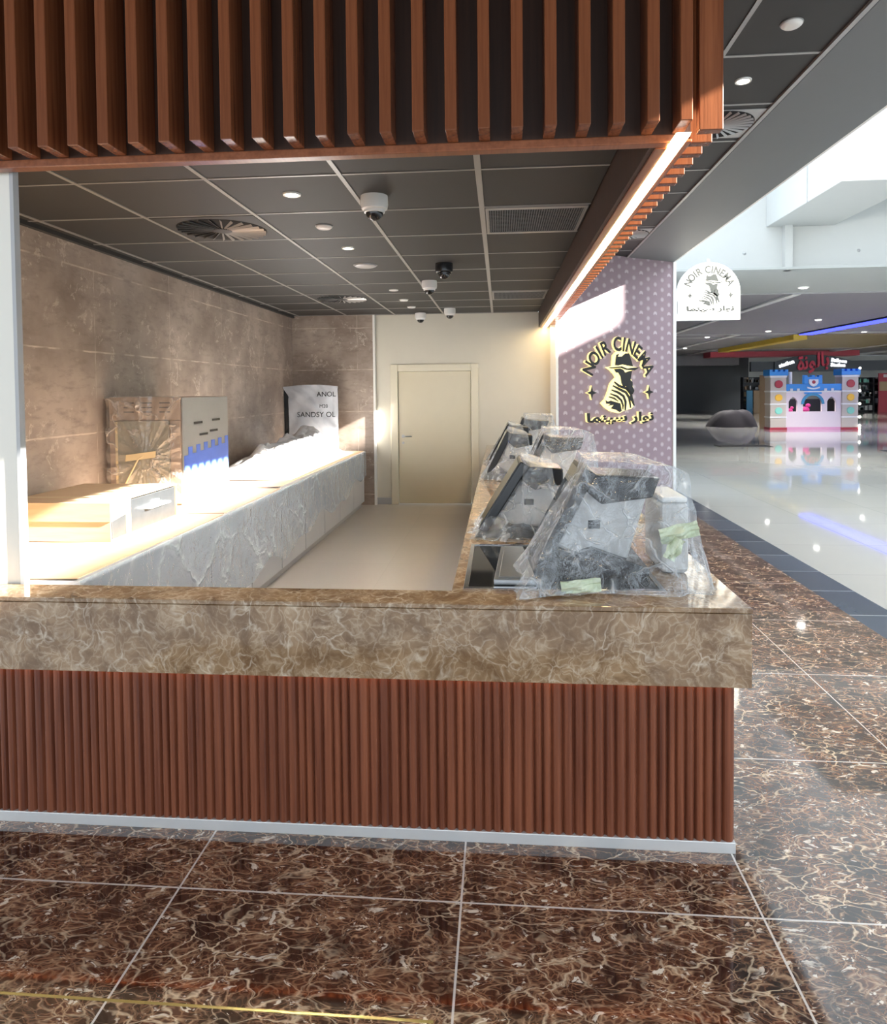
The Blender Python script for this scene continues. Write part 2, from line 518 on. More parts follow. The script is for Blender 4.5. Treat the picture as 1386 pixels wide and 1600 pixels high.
def tag(o, label=None, cat=None, group=None, kind=None):
    if label: o['label'] = label
    if cat: o['category'] = cat
    if group: o['group'] = group
    if kind: o['kind'] = kind
    return o

def link_mesh(name, me, mat, parent=None, loc=(0, 0, 0)):
    o = bpy.data.objects.new(name, me)
    if mat is not None and not me.materials:
        me.materials.append(mat)
    COL.objects.link(o)
    o.location = loc
    if parent is not None:
        o.parent = parent
    return o

def obj(name, mb, mat, parent=None, loc=(0, 0, 0), bevel=0.0, smooth=False, segs=2):
    """loc is the origin of a top-level mesh given in world coordinates; parts are given in their parent's frame"""
    me = bpy.data.meshes.new(name)
    if parent is None and loc != (0, 0, 0):
        vs = [(x - loc[0], y - loc[1], z - loc[2]) for x, y, z in mb.v]
        me.from_pydata(vs, [], mb.f)
        o = link_mesh(name, me, mat, None, loc)
    else:
        me.from_pydata(mb.v, [], mb.f)
        o = link_mesh(name, me, mat, parent, (0, 0, 0) if parent is not None else loc)
    me.update()
    if smooth:
        me.shade_smooth()
        me.set_sharp_from_angle(angle=math.radians(40))
    if bevel:
        b = o.modifiers.new('bevel', 'BEVEL')
        b.width = bevel
        b.segments = segs
        b.limit_method = 'ANGLE'
        b.angle_limit = math.radians(40)
    return o

def thing(name, label, cat, loc=(0, 0, 0), rotz=0, group=None):
    o = bpy.data.objects.new(name, None)
    o.empty_display_size = 0.1
    COL.objects.link(o)
    o.location = loc
    o.rotation_euler = (0, 0, rotz)
    return tag(o, label, cat, group)

def struct(name, mb, mat, parent=None, bevel=0.0, loc=(0, 0, 0)):
    o = obj(name, mb, mat, parent, loc, bevel)
    if parent is None:
        o['kind'] = 'structure'
    return o

def dup(root, loc, label, rotz=None, group=None):
    r = root.copy()
    COL.objects.link(r)
    r.location = loc
    if rotz is not None:
        r.rotation_euler = (0, 0, rotz)
    r['label'] = label
    if group: r['group'] = group
    for ch in list(root.children):
        c = ch.copy()
        COL.objects.link(c)
        c.parent = r
        for g in ch.children:
            d = g.copy()
            COL.objects.link(d)
            d.parent = c
    return r

def curve_mesh(data, two=None):
    """turn a curve datablock into a mesh datablock"""
    tmp = bpy.data.objects.new('tmp', data)
    COL.objects.link(tmp)
    bpy.context.view_layer.update()
    dg = bpy.context.evaluated_depsgraph_get()
    me = bpy.data.meshes.new_from_object(tmp.evaluated_get(dg))
    bpy.data.objects.remove(tmp)
    bpy.data.curves.remove(data)
    me.materials.clear()
    return me

def stand(me, mats, xform):
    """curve meshes lie in XY with depth Z: xform maps (x, y, z) to the part frame; 1st material on the front, 2nd on the sides"""
    for v in me.vertices:
        v.co = xform(v.co)
    for m in mats:
        me.materials.append(m)
    me.update()
    return me

def shape_mesh(polys, depth):
    cu = bpy.data.curves.new('shape', 'CURVE')
    cu.dimensions = '2D'
    cu.fill_mode = 'BOTH'
    cu.extrude = depth / 2
    for poly in polys:
        sp = cu.splines.new('POLY')
        sp.points.add(len(poly) - 1)
        for p, q in zip(sp.points, poly):
            p.co = (q[0], q[1], 0, 1)
        sp.use_cyclic_u = True
    return curve_mesh(cu)

def text_mesh(body, size, depth, shear=0.0, space=1.0, align='CENTER', offset=0.0):
    cu = bpy.data.curves.new('text', 'FONT')
    cu.body = body
    cu.size = size
    cu.extrude = depth / 2
    cu.align_x = align
    cu.shear = shear
    cu.space_character = space
    cu.offset = offset
    cu.resolution_u = 4
    return curve_mesh(cu)

def front_faces(me, axis=1, sign=-1, front=0, side=1):
    for p in me.polygons:
        p.material_index = front if p.normal[axis] * sign > 0.9 else side

# ------------------------------------------------------------------ structure: floors
fl = MB()
fl.quad((-7, -9, 0), (2.58, -9, 0), (2.58, 2.60, 0), (-7, 2.60, 0))
fl.quad((0.80, 2.60, 0), (2.58, 2.60, 0), (2.58, 11.2, 0), (0.80, 11.2, 0))
struct('floor', fl, M['floor'])
struct('floor_kiosk', MB().quad((-3.2, 2.60, 0), (0.80, 2.60, 0), (0.80, 10.2, 0), (-3.2, 10.2, 0)), M['kfloor'])
struct('floor_border', MB().quad((2.58, -9, 0), (2.92, -9, 0), (2.92, 12.2, 0), (2.58, 12.2, 0)), M['strip'])
struct('floor_mall', MB().quad((2.92, -9, 0), (60, -9, 0), (60, 56, 0), (2.92, 56, 0)), M['mfloor'])
struct('trim_1', MB().box(-7, -0.19, 1.772, 1.780, -0.01, 0.0012), M['brass'])

# ------------------------------------------------------------------ structure: walls
struct('wall_left', MB().box(-3.25, -3.10, 2.80, 10.2, 0, 2.83), M['tile'])
struct('wall_back_tile', MB().box(-3.10, -1.86, 10.03, 10.2, 0, 2.83), M['tile'])
wb = MB()
wb.box(-1.86, -1.60, 10.09, 10.25, 0, 2.83)
wb.box(-0.36, 0.90, 10.09, 10.25, 0, 2.83)
wb.box(-1.60, -0.36, 10.09, 10.25, 2.06, 2.83)
wb.box(-1.86, 0.90, 10.27, 10.35, 0, 2.83)  # unseen slab added behind the door to stop sky light leaking under it
struct('wall_back', wb, M['cream'])
struct('trim_2', MB().box(-1.875, -1.845, 10.015, 10.09, 0, 2.83), M['white'])
bb = MB()
bb.box(-1.845, -1.60, 10.075, 10.09, 0, 0.10)
bb.box(-0.36, -0.20, 10.075, 10.09, 0, 0.10)
struct('baseboard_back', bb, M['greyplate'])
col = struct('wall_column', MB().box(-3.25, -1.99, 2.662, 2.685, 0, 2.83), M['offwhite'])
struct('trim_3', MB().box(-1.99, -1.974, 2.655, 2.688, 0, 2.83), M['greyplate'])
# the angled cinema wall: local x runs along it, local -y faces the concourse
WA, WB_ = Vector((0.81, 9.82, 0)), Vector((2.71, 11.0, 0))
WU = (WB_ - WA).normalized()
WANG = math.atan2(WU.y, WU.x)
WLEN = (WB_ - WA).length
wp = struct('wall_right', MB().box(0, WLEN, 0, 0.12, 0, 3.68), M['paper'], loc=(0, 0, 0))
wp.location = WA
wp.rotation_euler = (0, 0, WANG)
tr = struct('trim_4', MB().box(WLEN - 0.01, WLEN + 0.05, -0.02, 0.14, 0, 3.68), M['white'])
tr.location = WA
tr.rotation_euler = (0, 0, WANG)
tr = struct('trim_5', MB().box(-0.03, 0.012, -0.015, 0.12, 0, 3.68), M['white'])
tr.location = WA
tr.rotation_euler = (0, 0, WANG)
# door
dr = bpy.data.objects.new('door_1', None)
COL.objects.link(dr)
dr.location = (-0.973, 10.09, 0)
dr['kind'] = 'structure'
fr = MB()
for x0, x1 in ((-0.655, -0.545), (0.545, 0.655)):
    fr.box(x0, x1, -0.025, 0.06, 0, 2.09)
fr.box(-0.545, 0.545, -0.025, 0.06, 1.985, 2.09)
obj('door_frame', fr, M['frame'], dr, bevel=0.008)
lf = obj('door_leaf', MB().box(-0.54, 0.54, 0.012, 0.055, 0.012, 1.982), M['door'], dr, bevel=0.003)
hd = MB()
hd.lathe([(0.024, 0.012), (0.024, 0.0)], -0.475, 1.02, 16, 'y')
hd.lathe([(0.018, 0.012), (0.018, 0.002)], -0.475, 0.92, 16, 'y')
hd.tube([(-0.475, 0.008, 1.02), (-0.475, -0.04, 1.02), (-0.46, -0.048, 1.02), (-0.34, -0.048, 1.02)], 0.009)
obj('handle', hd, M['steel'], dr, smooth=True)

# ------------------------------------------------------------------ structure: ceilings
struct('ceiling', MB().box(-3.25, 0.56, 2.645, 10.2, 2.83, 2.87), M['ceil'])
gr = MB()
XS = [-2.985, -2.265, -1.545, -0.825, -0.105]
YS = [2.81 + 0.72 * k for k in range(11)]
for i, x in enumerate(XS):
    hw = 0.016 if i == 4 else 0.012
    gr.box(x - hw, x + hw, 2.64, 10.085, 2.824, 2.832)
for y in YS:
    for i in range(len(XS) + 1):
        x0 = -3.10 if i == 0 else XS[i - 1] + 0.014
        x1 = 0.56 if i == len(XS) else XS[i] - 0.014
        gr.box(x0, x1, y - 0.008, y + 0.008, 2.826, 2.832)
struct('trim_6', gr, M['bar'])
struct('trim_7', MB().box(-3.10, -3.06, 2.80, 10.03, 2.80, 2.83), M['ceil'])
struct('ceiling_concourse', MB().box(-7, 1.93, -9, 11.2, 3.68, 3.74), M['ceil'])
g2 = MB()
g2.box(1.322, 1.348, -9, 10.4, 3.674, 3.682)
for k in range(-6, 11):
    y = 3.55 + 0.72 * k
    if y < 10.3:
        g2.box(0.80, 1.322, y - 0.010, y + 0.010, 3.675, 3.682)
        g2.box(1.348, 1.905, y - 0.010, y + 0.010, 3.675, 3.682)
g2.box(1.905, 1.935, -9, 10.5, 3.662, 3.682)
struct('trim_8', g2, M['bar'])
struct('ceiling_soffit', MB().box(1.95, 2.72, -9, 11.02, 3.672, 4.4), M['soffit'])
struct('trim_9', MB().box(2.72, 2.745, -9, 11.02, 3.672, 4.4), M['white'])

# ------------------------------------------------------------------ structure: atrium and mall
ZM = 4.07
struct('wall_atrium', MB().box(2.75, 60, 14.6, 15.0, ZM + 0.05, 9.5), M['white_cool'])
ab = MB()
ab.box(5.46, 6.79, 11.5, 14.6, 4.98, 9.5)
ab.box(6.79, 10.8, 13.1, 14.6, 5.6, 9.5)
struct('trim_10', ab, M['white_cool'], bevel=0.01)
struct('trim_11', MB().box(5.445, 5.465, 12.70, 12.73, 4.98, 9.5), M['greyplate'])
struct('trim_12', MB().box(5.78, 5.93, 14.45, 14.6, ZM, 4.98), M['white_cool'])
struct('wall_sun_blocker', MB().box(16, 16.4, -9, 8.83, 0, 9.43).box(16, 16.4, 8.83, 14.6, 0, 14), M['white_cool'])  # unseen wall added off to the right; its edges shape the sun patches
struct('ceiling_mall_edge', MB().box(2.75, 60, 14.3, 18.0, ZM, ZM + 0.04), M['mallceil_lit'])
struct('ceiling_mall', MB().box(2.75, 60, 18.0, 56, ZM + 0.02, ZM + 0.12), M['mallceil'])
tl = MB()
tl.box(2.75, 60, 17.92, 18.08, ZM - 0.015, ZM + 0.02)
tl.box(2.75, 36, 31.3, 31.6, ZM - 0.01, ZM + 0.03)
tl.box(2.75, 13.4, 33.4, 33.6, ZM - 0.005, ZM + 0.03)
tl.box(2.75, 36, 43.4, 43.8, ZM - 0.01, ZM + 0.03)
struct('trim_13', tl, M['greyplate'])
t2 = MB()
t2.box(7.42, 7.63, 18.1, 31.3, ZM - 0.03, ZM + 0.02)
t2.box(10.5, 10.74, 31.6, 43.3, ZM - 0.03, ZM + 0.02)
t2.box(13.2, 13.5, 43.9, 52, ZM - 0.03, ZM + 0.02)
t2.box(21.6, 22.0, 36, 52, ZM - 0.06, ZM + 0.02)
t2.box(25.8, 26.4, 36, 52, ZM - 0.06, ZM + 0.02)
struct('trim_14', t2, M['white'])
struct('ceiling_panel_olive', MB().box(14.1, 26.4, 32.6, 43.3, ZM - 0.02, ZM + 0.02), M['olive'])
struct('wall_mall_back', MB().box(2.75, 18.6, 53, 53.3, 0, ZM), M['shutter'])
struct('wall_mall_lintel', MB().box(2.75, 17.4, 51.5, 53, 3.35, ZM), M['mallceil'])
struct('wall_mall_side', MB().box(2.93, 3.1, 15.1, 53, 0, ZM), M['shutter'])
struct('wall_mall_far', MB().box(18.6, 60, 55, 55.3, 0, ZM), M['mallceil_lit'])

# ------------------------------------------------------------------ kiosk counter
cb = thing('counter_base', 'reddish fluted wood counter base under the marble top', 'counter', (0, 2.53, 0))
fp = MB()
x = -3.25
while x < 0.835:
    wd = random.choice((0.030, 0.034, 0.038, 0.041))
    x1 = min(x + wd, 0.843)
    if 0.843 - x1 < 0.012: x1 = 0.843
    n = 7
    prof = []
    for k in range(n + 1):
        a = k / n
        d = 0.013 * (1 - abs(2 * a - 1) ** 3.0)
        prof.append((x + (x1 - x) * (0.06 + 0.88 * a), -d))
    prof = [(x, 0.004)] + prof + [(x1, 0.004)]
    vs = [(px, py, 0.042) for px, py in prof] + [(px, py, 0.65) for px, py in prof]
    m = len(prof)
    fp.add(vs, [(i, i + 1, m + i + 1, m + i) for i in range(m - 1)] + [tuple(range(m - 1, -1, -1))])
    x = x1
fp.box(-3.25, 0.843, 0.003, 0.10, 0.042, 0.88)
obj('fluted_panel', fp, M['flute'], cb)
sp = MB()
x = 0.10
while x < 7.1:
    x1 = min(x + 0.036, 7.15)
    prof = [(0.841, x), (0.850, x + 0.004), (0.855, x + 0.018), (0.850, x + 0.032), (0.841, x1)]
    vs = [(a, b, 0.042) for a, b in prof] + [(a, b, 0.65) for a, b in prof]
    sp.add(vs, [(i, i + 1, 5 + i + 1, 5 + i) for i in range(4)])
    x = x1
sp.box(-0.17, 0.843, 0.10, 7.15, 0.042, 0.88)
obj('side_panel', sp, M['flute'], cb)
tk = MB()
tk.box(-3.25, 0.845, -0.016, 0.12, 0, 0.042)
tk.box(-0.17, 0.845, 0.12, 7.15, 0, 0.042)
k = obj('toe_kick', tk, M['alu'], cb, bevel=0.002)
k['label'] = 'brushed aluminium skirting strip along the foot of the wood'
ct = thing('countertop', 'L-shaped light brown marble countertop with deep front apron', 'countertop', (0, 2.48, 0.6))
tp = MB()
tp.prism([(-3.25, 0), (0.89, 0), (0.89, 7.25), (-0.195, 7.25), (-0.195, 0.17), (-3.25, 0.17)], 'z', 0.296, 0.314)
obj('top_slab', tp, M['stone'], ct, bevel=0.003)
ap = MB()
ap.prism([(-3.25, 0.002), (0.888, 0.002), (0.888, 7.25), (0.862, 7.25), (0.862, 0.028), (-3.25, 0.028)], 'z', 0.027, 0.2945)
obj('apron', ap, M['stone'], ct, bevel=0.002)
tag(obj('led_strip', MB().box(-3.2, 0.84, 2.507, 2.514, 0.634, 0.642), M['led_dim'], loc=(0, 2.51, 0.638)),
    'thin amber light strip glowing under the marble apron', 'light strip')

# black glass well set into the corner
wl = thing('drop_in_well', 'black glass and chrome well let into the marble countertop', 'well', (0.24, 3.04, 0.914))
f = MB()
f.box(-0.39, 0.39, -0.385, -0.365, 0, 0.010)
f.box(-0.39, 0.39, 0.365, 0.385, 0, 0.010)
f.box(-0.39, -0.37, -0.365, 0.365, 0, 0.010)
f.box(0.37, 0.39, -0.365, 0.365, 0, 0.010)
obj('rim', f, M['chrome'], wl, bevel=0.002)
obj('glass_panel', MB().box(-0.37, 0.37, -0.365, 0.365, 0, 0.006), M['glassblack'], wl)
pn = MB()
pn.prism([(-0.27, -0.33), (-0.10, -0.33), (-0.135, 0.25), (-0.24, 0.25)], 'z', 0.006, 0.03)
pn.prism([(-0.25, -0.31), (-0.12, -0.31), (-0.15, 0.23), (-0.225, 0.23)], 'z', 0.03, 0.036)
q = obj('lid', pn, M['steel'], wl, bevel=0.005)

# ------------------------------------------------------------------ bulkhead with slats
bk = thing('slatted_bulkhead', 'overhead wooden bulkhead clad with tall vertical slats', 'bulkhead', (0, 2.59, 2.6))
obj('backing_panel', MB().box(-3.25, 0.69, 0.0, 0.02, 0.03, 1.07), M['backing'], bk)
obj('bottom_board', MB().box(-3.25, 0.69, -0.004, 0.05, -0.002, 0.03), M['slat_y'], bk, bevel=0.004)
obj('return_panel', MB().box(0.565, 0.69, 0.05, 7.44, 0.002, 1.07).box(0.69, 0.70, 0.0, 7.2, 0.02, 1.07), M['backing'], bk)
ub = MB()
ub.box(0.585, 0.630, 0.05, 7.45, -0.006, 0.002)
ub.box(0.674, 0.700, -0.02, 7.3, -0.006, 0.004)
obj('return_edge_board', ub, M['slat_y'], bk, bevel=0.003)
sx = [-1.8255 + 0.1183 * k for k in range(21)] + [0.653]
sx = [sx[0] - 0.1183 * j for j in range(8, 0, -1)] + sx
sl = MB().box(-0.021, 0.021, -0.13, 0, 0.03, 1.07)
sm = None
for x in sx:
    if sm is None:
        o = obj('slat', sl, M['slat'], bk, bevel=0.003)
        sm = o
    else:
        o = sm.copy()
        COL.objects.link(o)
    o.location = (x, 0, 0)
# side slats: their long side stands out to the right
s2 = None
k = 0
y = -0.09
while y < 7.1 and k < 58:
    if s2 is None:
        o = obj('slat', MB().box(0.70, 0.782, -0.022, 0.022, 0.0, 1.07), M['slat'], bk, bevel=0.003)
        s2 = o
    else:
        o = s2.copy()
        COL.objects.link(o)
    o.location = (0, y, 0)
    y += 0.125
    k += 1
# LED line under the return
ls = thing('led_strip', 'long warm glowing light strip under the bulkhead return', 'light strip', (0.652, 2.5, 2.6))
obj('diffuser', MB().box(-0.022, 0.022, -0.005, 7.55, -0.009, 0.0), M['led'], ls)
obj('channel', MB().box(-0.026, 0.026, -0.006, 7.555, 0.0, 0.0015), M['alu'], ls)

# ------------------------------------------------------------------ ceiling fittings
def make_diffuser(name, label, plate, loc, r=0.30, hs=0.345):
    t = thing(name, label, 'air vent', loc, 0, None)
    obj('plate', MB().box(-hs, hs, -hs, hs, -0.006, 0.0), plate, t, bevel=0.002)
    obj('opening_shade', MB().lathe([(r, -0.0062), (r, -0.008)], n=40), M['cavity_shade'], t)  # solid disc, its dark colour stands in for shade inside the vent
    bl = MB()
    for k in range(26):
        a = 2 * PI * k / 26
        ca, sa = math.cos(a), math.sin(a)
        def P(rr, ww, z):
            return (rr * ca - ww * sa, rr * sa + ww * ca, z)
        bl.add([P(0.06, -0.004, -0.009), P(r * 0.98, -0.009, -0.0085), P(r * 0.98, 0.005, -0.020), P(0.06, 0.005, -0.014),
                P(0.06, -0.004, -0.011), P(r * 0.98, -0.009, -0.0105), P(r * 0.98, 0.005, -0.022), P(0.06, 0.005, -0.016)],
               [(0, 1, 2, 3), (7, 6, 5, 4), (0, 4, 5, 1), (1, 5, 6, 2), (2, 6, 7, 3), (3, 7, 4, 0)])
    obj('swirl_blades', bl, plate if plate is M['greyplate'] else M['bar'], t)
    obj('hub', MB().lathe([(0.065, -0.0085), (0.065, -0.017), (0.05, -0.020)], n=20), plate, t, smooth=True)
    return t
d1 = make_diffuser('swirl_diffuser', 'dark round swirl vent in the kiosk ceiling, the near large one', M['ceil'], (-1.905, 4.61, 2.829))
dup(d1, (-1.905, 8.21, 2.829), 'dark round swirl vent far back in the kiosk ceiling')
d2 = make_diffuser('swirl_diffuser', 'swirl vent on a pale square plate beside the bulkhead corner', M['greyplate'], (1.628, 5.35, 3.679), 0.27, 0.275)
dup(d2, (1.628, 8.95, 3.679), 'swirl vent on a pale plate farther back above the wallpapered wall')

def make_grille(label, loc):
    t = thing('vent_grille', label, 'air vent', loc)
    fr = MB()
    for a in (-1, 1):
        fr.box(-0.315, 0.315, a * 0.325 - 0.02, a * 0.325 + 0.02, -0.01, 0)
        fr.box(a * 0.305 - 0.01, a * 0.305 + 0.01, -0.305, 0.305, -0.01, 0)
    obj('frame', fr, M['bar'], t)
    obj('opening_shade', MB().box(-0.305, 0.305, -0.305, 0.305, -0.003, 0), M['cavity_shade'], t)  # solid plate coloured dark as the shade behind the grating
    b = MB()
    for k in range(40):
        x = -0.30 + k * 0.0154
        b.box(x - 0.0022, x + 0.0022, -0.305, 0.305, -0.010, -0.0035)
    for k in range(17):
        y = -0.29 + k * 0.036
        b.box(-0.305, 0.305, y - 0.002, y + 0.002, -0.0095, -0.006)
    obj('grating', b, M['soffit'], t)
    return t
g1 = make_grille('square grated vent in the kiosk ceiling, nearer of the two', (0.232, 4.61, 2.829))
dup(g1, (0.232, 8.21, 2.829), 'square grated vent in the kiosk ceiling, the far small one')

def make_light(label, loc, lit=True, r=0.052):
    t = thing('ceiling_light', label, 'light', loc, 0)
    rg = MB()
    n = 28
    for a, b, h0, h1 in ((r, r * 0.72, -0.008, -0.008),):
        vs, fs = [], []
        for k in range(n):
            an = 2 * PI * k / n
            ca, sa = math.cos(an), math.sin(an)
            vs += [(r * ca, r * sa, 0), (r * 0.97 * ca, r * 0.97 * sa, -0.009), (r * 0.74 * ca, r * 0.74 * sa, -0.009), (r * 0.68 * ca, r * 0.68 * sa, -0.001)]
        for k in range(n):
            k2 = (k + 1) % n
            for j in range(3):
                fs.append((k * 4 + j, k2 * 4 + j, k2 * 4 + j + 1, k * 4 + j + 1))
        rg.add(vs, fs)
    obj('ring', rg, M['camwhite'], t, smooth=True)
    if lit:
        la = bpy.data.lights.new('kiosk_lamp', 'SPOT')
        la.energy = 70
        la.spot_size = math.radians(130)
        la.spot_blend = 0.8
        la.shadow_soft_size = 0.04
        la.color = (1.0, 0.95, 0.86)
        lo = bpy.data.objects.new('lamp', la)
        COL.objects.link(lo)
        lo.parent = t
        lo.location = (0, 0, -0.03)
    obj('lens', MB().lathe([(r * 0.69, -0.001), (r * 0.60, -0.007), (r * 0.3, -0.010)], n=24), M['lamp'] if lit else M['camwhite'], t, smooth=True)
    return t
l1 = make_light('lit downlight in the kiosk ceiling, nearest to the bulkhead', (-1.178, 3.85, 2.83))
dup(l1, (-1.185, 5.33, 2.83), 'lit downlight in the kiosk ceiling just behind the plain white disc')
dup(l1, (1.577, 4.61, 3.68), 'lit downlight outside the bulkhead in the concourse ceiling')
make_light('small downlight deep in the kiosk ceiling past the round speaker', (-1.18, 7.61, 2.83), False)
def make_disc(name, label, cat, loc, r, mat, holes=False):
    t = thing(name, label, cat, loc)
    obj('cover', MB().lathe([(r, 0), (r * 0.98, -0.012), (r * 0.8, -0.02), (r * 0.4, -0.022)], n=28), mat, t, smooth=True)
    obj('rim', MB().lathe([(r * 1.08, 0), (r * 1.08, -0.005)], n=28), M['bar'], t)
    return t
dc = make_disc('smoke_detector', 'plain white disc between the two lit kiosk downlights', 'detector', (-1.19, 4.613, 2.83), 0.055, M['camwhite'])
dup(dc, (1.595, 3.92, 3.68), 'plain pale disc at the top right in the concourse ceiling')
make_disc('ceiling_speaker', 'round grey speaker in the kiosk ceiling beyond the second downlight', 'speaker', (-1.195, 6.075, 2.83), 0.10, M['greyplate'])
dup(dc, (-1.18, 8.42, 2.83), 'tiny disc in the kiosk ceiling far along the light row')
dup(dc, (-1.18, 9.15, 2.83), 'last tiny disc in the kiosk ceiling near the door wall')

def make_cam(label, loc, body, rotz=0.0):
    t = thing('security_camera', label, 'camera', loc, rotz, 'dome cameras on the kiosk ceiling')
    obj('housing', MB().lathe([(0.078, 0), (0.080, -0.05), (0.075, -0.075), (0.060, -0.085)], n=32), body, t, smooth=True)
    obj('collar', MB().lathe([(0.062, -0.083), (0.060, -0.096), (0.052, -0.098)], n=32), body, t, smooth=True)
    pr = [(0.051, -0.096)] + [(0.051 * math.cos(a), -0.096 - 0.045 * math.sin(a)) for a in [0.2, 0.5, 0.8, 1.1, 1.4, 1.55]]
    d = obj('dome', MB().lathe(pr, n=28), M['glassblack'], t, smooth=True)
    d['label'] = 'dark glossy dome'
    return t
c1 = make_cam('white dome camera nearest to the bulkhead in the kiosk ceiling', (-0.72, 3.95, 2.83), M['camwhite'])
dup(c1, (-0.72, 7.05, 2.83), 'white dome camera halfway back in the kiosk ceiling')
dup(c1, (-0.685, 9.45, 2.83), 'white dome camera far back in front of the door')
dup(c1, (-1.14, 9.85, 2.82), 'white dome camera farthest back by the door wall')
make_cam('black dome camera halfway back in the kiosk ceiling', (-0.49, 6.1, 2.83), M['black'])

# ------------------------------------------------------------------ NOIR CINEMA sign on the wallpapered wall
def zx(X, Y):
    """sketch coordinates of the emblem -> metres along the wall and height"""
    return (1.09 + (890 + X / 9.24 - 963) * 0.01235, 2.477 - (520 + Y / 9.24 - 526) * 0.00945)
def upright(dx, dz, dy, s=1.0, ang=0.0, sx=1.0):
    ca, sa = math.cos(ang), math.sin(ang)
    def fx(v):
        x, y = v.x * sx * s, v.y * s
        return Vector((dx + x * ca - y * sa, dy - v.z, dz + x * sa + y * ca))
    return fx
def strip_poly(pts, w0, w1):
    L, R = [], []
    for i, p in enumerate(pts):
        a, b = pts[max(0, i - 1)], pts[min(len(pts) - 1, i + 1)]
        dx, dy = b[0] - a[0], b[1] - a[1]
        ln = math.hypot(dx, dy)
        wd = (w0 + (w1 - w0) * i / (len(pts) - 1)) * (0.5 if i in (0, len(pts) - 1) else 1)
        L.append((p[0] - dy / ln * wd, p[1] + dx / ln * wd))
        R.append((p[0] + dy / ln * wd, p[1] - dx / ln * wd))
    return L + R[::-1]
SIL = [(600, 690), (560, 740), (530, 850), (490, 960), (430, 1020), (480, 1080), (560, 1140), (690, 1175), (760, 1140), (870, 1110),
       (905, 1070), (895, 960), (880, 900), (905, 850), (880, 720), (850, 640), (880, 540), (970, 505), (885, 490), (860, 400), (830, 295),
       (760, 265), (650, 275), (600, 330), (585, 490), (500, 505), (560, 545), (610, 600), (640, 650)]
BLK = {
    'hat_crown': [(622, 475), (630, 390), (640, 325), (685, 300), (665, 350), (720, 345), (770, 300), (830, 297), (860, 400), (885, 490), (800, 478), (730, 462), (670, 478)],
    'hat_brim': [(525, 508), (620, 500), (720, 488), (800, 520), (900, 505), (965, 503), (970, 512), (905, 550), (860, 545), (780, 540), (700, 512), (610, 522), (560, 522)],
    'face': [(605, 528), (700, 520), (745, 540), (770, 580), (815, 562), (872, 548), (862, 600), (850, 690), (825, 700), (800, 770), (745, 800), (715, 740), (700, 640), (670, 585), (635, 580)],
    'collar': [(820, 700), (850, 690), (880, 722), (880, 790), (906, 848), (880, 902), (820, 880), (770, 810), (790, 760)],
    'shoulder': [(485, 975), (520, 1000), (560, 985), (620, 1005), (700, 1028), (722, 1140), (690, 1160), (630, 1120), (560, 1100), (600, 1050), (520, 1060), (555, 1035), (495, 1030)],
}
STR = [([(612, 715), (680, 775), (790, 815), (850, 890), (872, 990), (902, 1070)], 20, 20),
       ([(590, 770), (690, 825), (780, 870), (828, 950), (850, 1100)], 20, 20),
       ([(570, 830), (670, 872), (745, 925), (775, 1010), (770, 1135)], 19, 19),
       ([(552, 885), (650, 925), (712, 985), (738, 1060), (735, 1120)], 18, 14),
       ([(535, 930), (610, 955), (670, 1000)], 17, 12)]
ARAB = '\uFE8E\uFEE4\uFEE8\uFEF4\uFEB3 \uFEAD\uFE8D\uFEEE\uFEE7'

